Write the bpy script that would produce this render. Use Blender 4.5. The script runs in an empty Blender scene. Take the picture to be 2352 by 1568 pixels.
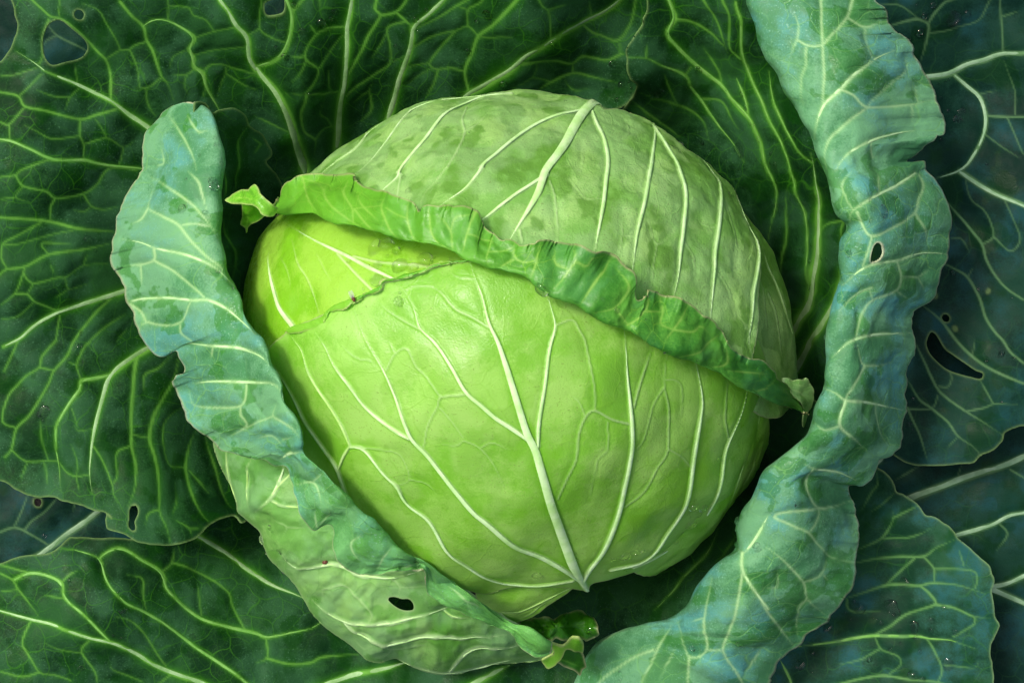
import bpy, math
import numpy as np
from mathutils import Vector, kdtree

# ------------------------------------------------------------------ camera, world, sun, exposure
scene = bpy.context.scene
HC = 0.85                      # camera height above the soil (m), looking straight down on the plant
LENS = 55.0
KW = 36.0 / LENS               # picture width per metre of distance
cam_data = bpy.data.cameras.new('camera'); cam = bpy.data.objects.new('camera', cam_data)
scene.collection.objects.link(cam)
cam.location = (0, 0, HC); cam.rotation_euler = (0, 0, 0)
cam_data.lens = LENS; cam_data.sensor_width = 36.0; cam_data.clip_start = 0.01; cam_data.clip_end = 100
scene.camera = cam

SUN_AZ = math.radians(-60)     # compass angle from +Y (up in the picture) towards +X: light comes from upper left
SUN_EL = math.radians(59)
world = bpy.data.worlds.new('World'); scene.world = world; world.use_nodes = True
wn = world.node_tree; wn.nodes.clear()
sky = wn.nodes.new('ShaderNodeTexSky'); sky.sky_type = 'NISHITA'; sky.sun_disc = False
sky.sun_elevation = SUN_EL; sky.sun_rotation = SUN_AZ
sky.air_density = 0.7; sky.dust_density = 6.0; sky.ozone_density = 1.0
bg = wn.nodes.new('ShaderNodeBackground'); bg.inputs['Strength'].default_value = 0.105
wo = wn.nodes.new('ShaderNodeOutputWorld')
wn.links.new(sky.outputs[0], bg.inputs['Color']); wn.links.new(bg.outputs[0], wo.inputs['Surface'])
sun_data = bpy.data.lights.new('sun', 'SUN'); sun = bpy.data.objects.new('sun', sun_data)
scene.collection.objects.link(sun)
sun_data.energy = 1.4; sun_data.angle = math.radians(10); sun_data.color = (1.0, 0.96, 0.9)
sd = Vector((math.sin(SUN_AZ) * math.cos(SUN_EL), math.cos(SUN_AZ) * math.cos(SUN_EL), math.sin(SUN_EL)))
sun.rotation_euler = sd.to_track_quat('Z', 'Y').to_euler(); sun.location = sd * 3
scene.view_settings.view_transform = 'Standard'; scene.view_settings.look = 'None'
scene.view_settings.gamma = 1.0; scene.view_settings.use_curve_mapping = False
scene.view_settings.exposure = 0.75

# ------------------------------------------------------------------ helpers
# survey units: the plant was measured on a 2352 x 1568 grid seen from above; P() turns (grid x, grid y, height) into metres
W0, H0 = 2352.0, 1568.0
MM = 0.0002                    # one survey unit at head height, in metres
def P(x, y, z):
    k = KW * (HC - z) / W0
    return np.stack([(x - W0 / 2) * k, -(y - H0 / 2) * k, z + 0 * x], -1)

def pts(s):
    out = []; ox = oy = 0.0; sc = 1.0
    for t in s.split():
        if t[0] == 't': ox = 588.0 * int(t[1]); oy = 392.0 * int(t[2]); sc = 0.25
        elif t[0] == 'g': ox = oy = 0.0; sc = 1.0
        else:
            a, b = t.split(','); out.append((ox + float(a) * sc, oy + float(b) * sc))
    return np.array(out)

def smooth(p, step, closed=False):
    """Catmull-Rom through the points, resampled at an even step"""
    p = np.asarray(p, float)
    if len(p) < 2: return p
    q = np.vstack([p[-1], p, p[0], p[1]]) if closed else np.vstack([2 * p[0] - p[1], p, 2 * p[-1] - p[-2]])
    out = []
    for i in range(1, len(q) - 2):
        n = max(2, int(np.hypot(*(q[i + 1] - q[i])) / max(step * .5, .5)))
        t = np.linspace(0, 1, n, endpoint=False)[:, None]
        a, b, c, d = q[i - 1], q[i], q[i + 1], q[i + 2]
        # centripetal-like damping: limit tangents
        L = np.hypot(*(c - b)) + 1e-6
        m1 = (c - a) * .5; m2 = (d - b) * .5
        for m in (m1, m2):
            l = np.hypot(*m)
            if l > L * 1.2: m *= L * 1.2 / l
        out.append((2 * t**3 - 3 * t**2 + 1) * b + (t**3 - 2 * t**2 + t) * m1 + (-2 * t**3 + 3 * t**2) * c + (t**3 - t**2) * m2)
    out = np.vstack(out + ([] if closed else [p[-1:]]))
    if closed: out = np.vstack([out, out[:1]])
    l = np.r_[0, np.cumsum(np.hypot(*np.diff(out, axis=0).T))]
    n = max(2, int(l[-1] / step) + 1)
    s = np.linspace(0, l[-1], n)
    r = np.stack([np.interp(s, l, out[:, k]) for k in range(2)], -1)
    return r[:-1] if closed else r

_rng = np.random.RandomState(7)
_LAT = _rng.rand(256, 256)
def vnoise(x, y):
    xi = np.floor(x).astype(int); yi = np.floor(y).astype(int)
    fx = x - xi; fy = y - yi
    fx = fx * fx * fx * (fx * (fx * 6 - 15) + 10); fy = fy * fy * fy * (fy * (fy * 6 - 15) + 10)
    g = lambda a, b: _LAT[a & 255, b & 255]
    return (g(xi, yi) * (1 - fx) + g(xi + 1, yi) * fx) * (1 - fy) + (g(xi, yi + 1) * (1 - fx) + g(xi + 1, yi + 1) * fx) * fy - .5
def fbm(x, y, scale, octv=3, seed=0):
    r = 0; a = 1.0
    for o in range(octv):
        f = 2**o / scale
        r = r + a * vnoise(x * f + 17.3 * seed + 5.1 * o, y * f + 9.7 * seed + 3.3 * o); a *= .5
    return r

def tps(ctrl):
    c = np.array(ctrl, float); xy = c[:, :2] / 1000.0; z = c[:, 2]; n = len(c)
    def K(r2): return r2 * np.log(r2 + 1e-12)
    A = K(((xy[:, None] - xy[None])**2).sum(-1)) + np.eye(n) * 2e-5
    Q = np.c_[np.ones(n), xy]
    M = np.block([[A, Q], [Q.T, np.zeros((3, 3))]])
    w = np.linalg.solve(M, np.r_[z, 0, 0, 0])
    def f(x, y):
        x = np.asarray(x, float) / 1000; y = np.asarray(y, float) / 1000
        r = w[n] + w[n + 1] * x + w[n + 2] * y
        for i in range(n): r = r + w[i] * K((x - xy[i, 0])**2 + (y - xy[i, 1])**2)
        return r
    return f

def inside(poly, x, y):
    r = np.zeros(x.shape, bool); n = len(poly)
    for i in range(n):
        x1, y1 = poly[i]; x2, y2 = poly[(i + 1) % n]
        if y1 == y2: continue
        c = ((y1 > y) != (y2 > y))
        r ^= c & (x < (x2 - x1) * (y - y1) / (y2 - y1) + x1)
    return r

def seg_dist(p, a, b):
    """p (N,2), segments a->b (M,2): distance, param, index of the nearest one"""
    d = b - a; L2 = (d**2).sum(1) + 1e-9
    t = ((p[:, None] - a[None]) * d[None]).sum(-1) / L2
    t = np.clip(t, 0, 1)
    c = a[None] + t[..., None] * d[None]
    dd = ((p[:, None] - c)**2).sum(-1)
    j = dd.argmin(1); k = np.arange(len(p))
    return np.sqrt(dd[k, j]), t[k, j], j, c[k, j]

def line_field(p, lines, cull):
    """distance to a set of polylines, culled; lines: list of (poly, w0, w1) -> vein mask, halo, nearest distance"""
    N = len(p); vein = np.zeros(N); halo = np.zeros(N); near = np.full(N, 60.0)
    for poly, w0, w1, ta, tb in lines:
        lo = poly.min(0) - cull; hi = poly.max(0) + cull
        idx = np.where((p[:, 0] > lo[0]) & (p[:, 0] < hi[0]) & (p[:, 1] > lo[1]) & (p[:, 1] < hi[1]))[0]
        if not len(idx): continue
        a, b = poly[:-1], poly[1:]; m = len(a)
        for ch in np.array_split(idx, max(1, len(idx) * m // 1500000)):
            d, t, j, _ = seg_dist(p[ch], a, b)
            k = (j + t) / m
            w = (w0 + (w1 - w0) * k) * taper(k, ta, tb)
            v = np.clip(1.25 - d / (w + 1.2), 0, 1); v = v * v * (3 - 2 * v)
            v = v * np.clip(.12 + w / 4.5, 0, 1)
            vein[ch] = np.maximum(vein[ch], v)
            halo[ch] = np.maximum(halo[ch], np.exp(-(d / (1.7 * w + 3.5))**2) * np.clip(.15 + w / 6, 0, 1))
            near[ch] = np.minimum(near[ch], d)
    return vein, halo, near

def taper(k, ta, tb):
    f = np.ones_like(k)
    if ta: f = f * np.clip(k / .35, .12, 1)
    if tb: f = f * np.clip((1 - k) / .35, .12, 1)
    return f

def poly_near(p, polys, cull=30):
    N = len(p); best = np.full(N, 1e9); cl = np.zeros((N, 2))
    for q in polys:
        a = q; b = np.roll(q, -1, 0)
        for k in range(0, len(a), 24):
            aa, bb = a[k:k + 24], b[k:k + 24]
            lo = np.minimum(aa, bb).min(0) - cull; hi = np.maximum(aa, bb).max(0) + cull
            idx = np.where((p[:, 0] > lo[0]) & (p[:, 0] < hi[0]) & (p[:, 1] > lo[1]) & (p[:, 1] < hi[1]))[0]
            if not len(idx): continue
            d, t, j, c = seg_dist(p[idx], aa, bb)
            m = d < best[idx]; best[idx[m]] = d[m]; cl[idx[m]] = c[m]
    return best, cl

def parse_veins(txt, ws=1.0):
    out = []
    for line in txt.strip().splitlines():
        line = line.strip()
        if not line: continue
        w, body = line.split(':'); w = [float(v) for v in w.split()]
        w1 = w[1] if len(w) > 1 else w[0] * .75
        sc = lambda v: v * (.52 + .014 * v if ws >= .7 else .50 + .027 * v)
        out.append((smooth(pts(body), 6.0), sc(w[0]), sc(w1)))
    res = []
    for i, (p, a, b) in enumerate(out):      # an end that meets no other vein thins away
        fl = []
        for e in (p[0], p[-1]):
            free = 5 < e[0] < W0 - 5 and 5 < e[1] < H0 - 5
            if free:
                for k, (q, c, d) in enumerate(out):
                    if k != i and np.hypot(*(q - e).T).min() < 9 + c: free = False; break
            fl.append(free)
        res.append((p, a, b, fl[0] and a < 5.5, fl[1] and b < 5.5))
    return res

col = scene.collection
def mk_mesh(name, co, quads, mat, parent=None, attrs=None, tris=None, smooth_shade=True):
    me = bpy.data.meshes.new(name)
    co = np.asarray(co, np.float32); quads = np.asarray(quads, np.int32).reshape(-1, 4)
    nt = 0 if tris is None else len(tris)
    me.vertices.add(len(co)); me.vertices.foreach_set('co', co.ravel())
    loops = quads.ravel()
    starts = np.arange(len(quads)) * 4; tot = np.full(len(quads), 4)
    if nt:
        tris = np.asarray(tris, np.int32)
        starts = np.r_[starts, len(loops) + np.arange(nt) * 3]; tot = np.r_[tot, np.full(nt, 3)]
        loops = np.r_[loops, tris.ravel()]
    me.loops.add(len(loops)); me.loops.foreach_set('vertex_index', loops.astype(np.int32))
    me.polygons.add(len(starts)); me.polygons.foreach_set('loop_start', starts.astype(np.int32))
    me.polygons.foreach_set('use_smooth', np.full(len(starts), smooth_shade))
    me.update(calc_edges=True); me.validate()
    for k, v in (attrs or {}).items():
        v = np.asarray(v, np.float32)
        if v.ndim == 1:
            a = me.attributes.new(k, 'FLOAT', 'POINT'); a.data.foreach_set('value', v)
        else:
            a = me.attributes.new(k, 'FLOAT_VECTOR', 'POINT'); a.data.foreach_set('vector', v.ravel())
    me.materials.append(mat)
    o = bpy.data.objects.new(name, me); col.objects.link(o)
    if parent is not None: o.parent = parent
    return o

class Sampler:
    """surface lookup by survey position, for ribs, droplets and the like"""
    def __init__(s, px, co, nrm):
        s.co, s.n = co, nrm
        s.kd = kdtree.KDTree(len(px))
        for i, q in enumerate(px): s.kd.insert((q[0], q[1], 0), i)
        s.kd.balance()
    def at(s, x, y):
        r = s.kd.find_n((x, y, 0), 6)
        w = np.array([1 / (d * d + .5) for _, _, d in r]); w /= w.sum()
        i = [k for _, k, _ in r]
        n = (s.n[i] * w[:, None]).sum(0); n /= np.linalg.norm(n) + 1e-9
        return (s.co[i] * w[:, None]).sum(0), n
SURF = {}; OBJ = {}

def finish_grid(name, key, parent, mat, px, py, z, keep, used, quads, dom, uv, veins, edge_d, vis, quilt, ridge, noise, seed, tube, ribmat, vein_dom=None, lip=True, grad=False, calm=False):
    """common tail for every leaf surface: displacement, attributes, margin lip, mesh, raised ribs"""
    shp = px.shape
    co = P(px, py, z)
    gu = np.gradient(co, axis=0); gv = np.gradient(co, axis=1)
    n = np.cross(gu, gv); n /= np.linalg.norm(n, axis=-1, keepdims=True) + 1e-12
    m = used & vis
    if (n[..., 2][m]).mean() < 0: n = -n
    ui = np.where(used.ravel())[0]
    pd = dom.reshape(-1, 2)[ui]
    vein = np.zeros(len(ui)); halo = np.zeros(len(ui)); near = np.full(len(ui), 60.0)
    vv = vis.ravel()[ui]
    if veins:
        a, b, c = line_field(pd[vv], vein_dom or veins, 45)
        vein[vv] = a; halo[vv] = b; near[vv] = c
    bul = 1 - np.exp(-(near / 13.0)**2)
    disp = quilt * (bul - .6) + ridge * vein
    x_, y_ = uv.reshape(-1, 2)[ui].T
    for amp, sc, oc in noise: disp = disp + amp * fbm(x_, y_, sc, oc, seed + sc)
    if calm: disp = disp * np.clip(edge_d.ravel()[ui] / 40, 0, 1)
    c3 = co.reshape(-1, 3)[ui] + n.reshape(-1, 3)[ui] * disp[:, None]
    nn = n.reshape(-1, 3)[ui]
    na = fbm(x_, y_, 120, 2, seed) + .5; nb = fbm(x_, y_, 85, 4, seed + 4) * .8 + .5; nw = fbm(x_, y_, 62, 4, seed + 8) * .8 + .5; nf = fbm(x_, y_, 110, 1, seed + 6) + .5
    remap = np.full(px.size, -1); remap[ui] = np.arange(len(ui))
    q = remap[quads]
    edge = np.exp(-(edge_d.ravel()[ui] / 3.0)**2)
    # margin thickness: a short lip turned down along every free border
    if lip:
        e = np.vstack([q[:, [0, 1]], q[:, [1, 2]], q[:, [2, 3]], q[:, [3, 0]]])
        es = np.sort(e, 1); key_ = es[:, 0].astype(np.int64) * len(ui) + es[:, 1]
        _, first, cnt = np.unique(key_, return_index=True, return_counts=True)
        be = e[first[cnt == 1]]
        be = be[(edge_d.ravel()[ui][be] < 3).all(1)]
        if len(be):
            bv = np.unique(be); rm = np.full(len(ui), -1); rm[bv] = len(ui) + np.arange(len(bv))
            c3 = np.vstack([c3, c3[bv] - nn[bv] * .0009]); nn = np.vstack([nn, nn[bv]])
            q = np.vstack([q, np.stack([be[:, 1], be[:, 0], rm[be[:, 0]], rm[be[:, 1]]], 1)])
            ext = lambda v: np.r_[v, v[bv]]
            vein, halo, edge, x_, y_, na, nb, nw, nf = [ext(v) for v in (vein, halo, edge, x_, y_, na, nb, nw, nf)]
    o = mk_mesh(name, c3, q, mat, parent, {'vein': vein, 'halo': halo, 'edge': edge, 'na': na, 'nb': nb, 'nw': nw, 'nf': nf,
                'luv': np.stack([x_ * .01, y_ * .01, 0 * x_], -1), **({'grad': x_ / uv[..., 0].max()} if grad else {})})
    sidx = np.where(vv)[0]
    S = Sampler(np.stack([px.ravel()[ui][sidx], py.ravel()[ui][sidx]], -1), c3[sidx], nn[sidx])
    SURF[key] = S; OBJ[key] = o
    if ribmat is not None:
        big = max([v[1] for v in veins], default=0)
        for poly, w0, w1, ta, tb in veins:
            if max(w0, w1) >= tube: rib(o if parent.type == 'EMPTY' else parent, S, poly, w0, w1, ta, tb, ribmat if max(w0, w1) > THIN.get(ribmat, (0, 0))[0] else THIN[ribmat][1], 'midrib' if max(w0, w1) >= max(big, 8.5) else 'vein', ridge)
    return o

def rib(parent, S, poly, w0, w1, ta, tb, mat, name, ridge):
    c = [S.at(*p) for p in poly[::2]]
    if len(c) < 3: return
    pos = np.array([a for a, _ in c]); nr = np.array([b for _, b in c])
    for _ in range(2):
        pos[1:-1] = (pos[:-2] + 2 * pos[1:-1] + pos[2:]) / 4; nr[1:-1] = (nr[:-2] + nr[1:-1] + nr[2:]) / 3
    nr /= np.linalg.norm(nr, axis=1, keepdims=True)
    tg = np.gradient(pos, axis=0); tg /= np.linalg.norm(tg, axis=1, keepdims=True) + 1e-9
    sd_ = np.cross(tg, nr); sd_ /= np.linalg.norm(sd_, axis=1, keepdims=True) + 1e-9
    k = np.linspace(0, 1, len(pos)); w = (w0 + (w1 - w0) * k) * MM
    w = w * taper(k, ta, tb) * np.clip(k * 8 + .35, 0, 1) * np.clip((1 - k) * 8 + .35, 0, 1)
    hgt = (.30 if ridge > .0004 else .16)
    prof = [(-1.0, -.30), (-.72, .42), (-.28, .92), (.28, .92), (.72, .42), (1.0, -.30)]
    V = np.concatenate([pos + sd_ * (w * a)[:, None] + nr * (w * b * hgt + .00006)[:, None] for a, b in prof])
    n = len(pos); Q = []
    for j in range(len(prof) - 1):
        i = np.arange(n - 1)
        Q.append(np.stack([j * n + i, j * n + i + 1, (j + 1) * n + i + 1, (j + 1) * n + i], 1))
    mk_mesh(name, V, np.vstack(Q), mat, parent)

def grid_quads(n, m, keep, extra=None):
    I = np.arange(n * m).reshape(n, m)
    c = keep[:-1, :-1] | keep[1:, :-1] | keep[1:, 1:] | keep[:-1, 1:]
    q = np.stack([I[:-1, :-1], I[1:, :-1], I[1:, 1:], I[:-1, 1:]], -1)[c]
    used = np.zeros(n * m, bool); used[q.ravel()] = True
    return q, used.reshape(n, m)

def sheet(name, key, parent, mat, outline, z, veins='', holes=(), step=3.6, head=None, quilt=.0006, ridge=0.0,
          noise=((.006, 170, 2), (.0014, 45, 2)), seed=1, tube=3.0, ribmat=None, margin_noise=1.5, roundoff=None, ws=None, lip=True):
    out = smooth(outline, 5, True)
    hs = [smooth(h, 3, True) for h in holes]
    if head:
        cx, cy, a, b, zc, c = head
        def p2d(p):
            dx, dy = p[:, 0] - cx, p[:, 1] - cy
            r = np.hypot(dx / a, dy / b); th = np.where(r < 1, np.arcsin(np.minimum(r, 1)), np.pi / 2 + (r - 1) * 3)
            return np.stack([dx, dy], -1) * (th / np.maximum(r, 1e-6))[:, None]
    else:
        p2d = lambda p: np.array(p, float)
    od = p2d(out)
    if margin_noise:
        od = od + margin_noise * np.stack([fbm(od[:, 0], od[:, 1], 22, 2, seed), fbm(od[:, 1], od[:, 0], 22, 2, seed + 3)], -1) * 2
    hd = [p2d(h) for h in hs]
    lo = od.min(0) - 2 * step; hi = od.max(0) + 2 * step
    gx = np.arange(lo[0], hi[0], step); gy = np.arange(lo[1], hi[1], step)
    U, V = np.meshgrid(gx, gy, indexing='ij'); n, m = U.shape
    keep = inside(od, U, V)
    for h in hd: keep &= ~inside(h, U, V)
    quads, used = grid_quads(n, m, keep)
    D = np.stack([U, V], -1)
    d, cl = poly_near(D.reshape(-1, 2), [od] + hd)
    d = d.reshape(n, m); cl = cl.reshape(n, m, 2)
    sn = used & ~keep & (d < 1e8)
    D[sn] = cl[sn]; ed = np.where(sn, 0, d)
    U, V = D[..., 0], D[..., 1]
    if head:
        th = np.hypot(U / a, V / b); s = np.sinc(th / np.pi)
        px, py = cx + U * s, cy + V * s
        zz = zc + c * np.cos(th); vis = th < 1.50
        if z is not None: zz = zz + z(px, py)
    else:
        px, py = U, V; zz = z(px, py); vis = np.ones_like(used)
        if roundoff:
            line, D_, h_ = roundoff
            lp = smooth(line, 8)
            dd = np.full(px.size, 1e9); fl = np.stack([px, py], -1).reshape(-1, 2)
            for ch in np.array_split(np.arange(len(fl)), 40): dd[ch] = seg_dist(fl[ch], lp[:-1], lp[1:])[0]
            k = np.clip(dd.reshape(px.shape) / D_, 0, 1)
            zz = zz + h_ * (np.sqrt(1 - (1 - k)**2) - 1)
    vn = parse_veins(veins, ws or (.70 if head else .66))
    vd = [(p2d(p), w0, w1, ta, tb) for p, w0, w1, ta, tb in vn]
    return finish_grid(name, key, parent, mat, px, py, zz, keep, used, quads, D, D, vn, ed, vis, quilt, ridge, noise, seed, tube, ribmat, vd, lip, calm=roundoff is not None)

def match(a, b, n=420):
    """pair two edges of a rolled margin (dynamic time warping), return n matched rows"""
    A = smooth(a, 8); B = smooth(b, 8)
    A = A[np.linspace(0, len(A) - 1, n).round().astype(int)]; B = B[np.linspace(0, len(B) - 1, n).round().astype(int)]
    C = np.hypot(A[:, None, 0] - B[None, :, 0], A[:, None, 1] - B[None, :, 1])
    T = np.full((n, n), 1e18); T[0, 0] = 0
    for i in range(n):
        r = T[i]; up = T[i - 1] if i else None
        for j in range(n):
            if i == 0 and j == 0: continue
            v = 1e18
            if i: v = min(v, up[j] + 8)
            if j: v = min(v, r[j - 1] + 8)
            if i and j: v = min(v, up[j - 1])
            r[j] = v + C[i, j]
    i = j = n - 1; path = [(i, j)]
    while i or j:
        o = []
        if i and j: o.append((T[i - 1, j - 1], i - 1, j - 1))
        if i: o.append((T[i - 1, j] + 8, i - 1, j))
        if j: o.append((T[i, j - 1] + 8, i, j - 1))
        _, i, j = min(o); path.append((i, j))
    path = np.array(path[::-1], float)
    k = 12; pad = np.pad(path, ((k, k), (0, 0)), 'edge')
    sm = np.stack([np.convolve(pad[:, c], np.ones(2 * k + 1) / (2 * k + 1), 'valid') for c in range(2)], -1)
    f = lambda X, t: np.stack([np.interp(t, np.arange(n), X[:, c]) for c in range(2)], -1)
    return f(A, sm[:, 0]), f(B, sm[:, 1])

def strip(name, key, parent, mat, inner, outer, base, prof, rfun, veins='', holes=(), step=3.4, quilt=.0006, ridge=0.0,
          noise=((.003, 60, 2), (.001, 25, 2)), seed=2, tube=3.0, ribmat=None, ws=.66, ruffle=.007, grad=False):
    """a margin rolled over: swept from the fold (inner edge) to the free edge (outer edge).
    prof: rows (k, f, h): distance from the fold = k*r + f*width, height = h*r"""
    A, B = match(inner, outer)
    mid = (A + B) / 2; L = np.r_[0, np.cumsum(np.maximum(np.hypot(*np.diff(mid, axis=0).T), .3))]
    ns = int(L[-1] / step); s = np.linspace(0, L[-1], ns)
    A = np.stack([np.interp(s, L, A[:, c]) for c in range(2)], -1); B = np.stack([np.interp(s, L, B[:, c]) for c in range(2)], -1)
    pa = np.pad(A, ((9, 9), (0, 0)), 'edge'); A = np.stack([np.convolve(pa[:, c], np.ones(19) / 19, 'valid') for c in range(2)], -1)
    Wd = np.hypot(*(B - A).T) + 1e-3; e = (B - A) / Wd[:, None]
    r = rfun(Wd, s / L[-1])
    pr = np.array(prof, float)
    nt = int(np.percentile(Wd, 80) / step * 1.35) + 12
    # even sampling along a typical section
    Wt = np.percentile(Wd, 70); rt = np.percentile(r, 50)
    sec = np.stack([pr[:, 0] * rt + pr[:, 1] * Wt, pr[:, 2] * rt], -1)
    kk = np.arange(len(pr)); fine = np.linspace(0, len(pr) - 1, 400)
    def cr(v):
        q = np.r_[2 * v[0] - v[1], v, 2 * v[-1] - v[-2]]; i = np.minimum(fine.astype(int), len(v) - 2); t = fine - i; i = i + 1
        return .5 * (2 * q[i] + (q[i + 1] - q[i - 1]) * t + (2 * q[i - 1] - 5 * q[i] + 4 * q[i + 1] - q[i + 2]) * t**2 + (3 * q[i] - q[i - 1] - 3 * q[i + 1] + q[i + 2]) * t**3)
    K, F, Hh = cr(pr[:, 0]), cr(pr[:, 1]), cr(pr[:, 2])
    sl = np.r_[0, np.cumsum(np.hypot(np.diff(K * rt + F * Wt), np.diff(Hh * rt)))]
    tt = np.linspace(0, sl[-1], nt)
    K, F, Hh = [np.interp(tt, sl, v) for v in (K, F, Hh)]
    i0 = int(np.argmin(np.abs(K * rt + F * Wt) + (tt < sl[-1] * .05) * 1e6)) if pr[0, 0] > 0 else 0
    dist = K[None] * r[:, None] + F[None] * Wd[:, None]
    tn = tt / tt[-1]; dist = dist + 9 * (tn**4)[None] * fbm(s, 0 * s, 26, 2, seed + 11)[:, None]
    px = A[:, None, 0] + e[:, None, 0] * dist; py = A[:, None, 1] + e[:, None, 1] * dist
    z = base(px, py) + Hh[None] * r[:, None] * MM + ruffle * (tn**3)[None] * fbm(s, 0 * s, 60, 2, seed + 13)[:, None]
    keep = np.ones(px.shape, bool)
    vis = np.zeros(px.shape, bool); vis[:, i0:] = True
    ed = np.repeat(((tt[-1] - tt) * 1.0)[None], ns, 0); ed[:2] = 0; ed[-2:] = 0
    hs = [smooth(h, 3, True) for h in holes]
    quads, used = grid_quads(ns, nt, keep)
    if hs:
        hole = np.zeros(px.shape, bool)
        for h in hs: hole |= inside(h, px, py) & vis
        keep &= ~hole
        quads, used = grid_quads(ns, nt, keep)
        d, cl = poly_near(np.stack([px, py], -1).reshape(-1, 2), hs); d = d.reshape(px.shape); cl = cl.reshape(px.shape + (2,))
        sn = used & ~keep; px[sn] = cl[sn][:, 0]; py[sn] = cl[sn][:, 1]
        ed = np.minimum(ed, np.where(sn, 0, np.where(vis, d, 1e9)))
    uv = np.stack(np.broadcast_arrays(s[:, None], tt[None]), -1)
    vn = parse_veins(veins, ws)
    return finish_grid(name, key, parent, mat, px, py, z, keep, used, quads, np.stack([px, py], -1), uv, vn, ed, vis, quilt, ridge, noise, seed, tube, ribmat, grad=grad)

# ------------------------------------------------------------------ materials
def nt_new(name):
    m = bpy.data.materials.new(name); m.use_nodes = True
    t = m.node_tree; t.nodes.clear(); return m, t
class N:
    def __init__(s, t): s.t = t
    def n(s, ty, **kw):
        x = s.t.nodes.new(ty)
        for k, v in kw.items(): setattr(x, k, v)
        return x
    def l(s, a, b): s.t.links.new(a, b)
    def attr(s, name, out='Fac'):
        return s.n('ShaderNodeAttribute', attribute_name=name).outputs[out]
    def noise(s, vec, scale, detail=3, rough=.55):
        x = s.n('ShaderNodeTexNoise'); x.inputs['Scale'].default_value = scale; x.inputs['Detail'].default_value = detail
        x.inputs['Roughness'].default_value = rough; s.l(vec, x.inputs['Vector']); return x
    def ramp(s, fac, a, b, c0=0.0, c1=1.0):
        x = s.n('ShaderNodeMapRange', interpolation_type='SMOOTHSTEP'); s.l(fac, x.inputs['Value'])
        for k, v in zip(('From Min', 'From Max', 'To Min', 'To Max'), (a, b, c0, c1)): x.inputs[k].default_value = v
        return x.outputs[0]
    def math(s, op, a, b=None):
        x = s.n('ShaderNodeMath', operation=op)
        for i, v in enumerate((a, b)):
            if v is None: continue
            if isinstance(v, (int, float)): x.inputs[i].default_value = v
            else: s.l(v, x.inputs[i])
        return x.outputs[0]
    def mix(s, fac, a, b):
        x = s.n('ShaderNodeMix', data_type='RGBA')
        if isinstance(fac, (int, float)): x.inputs[0].default_value = fac
        else: s.l(fac, x.inputs[0])
        for i, v in ((6, a), (7, b)):
            if isinstance(v, tuple): x.inputs[i].default_value = v + (1,)
            else: s.l(v, x.inputs[i])
        return x.outputs[2]

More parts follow.
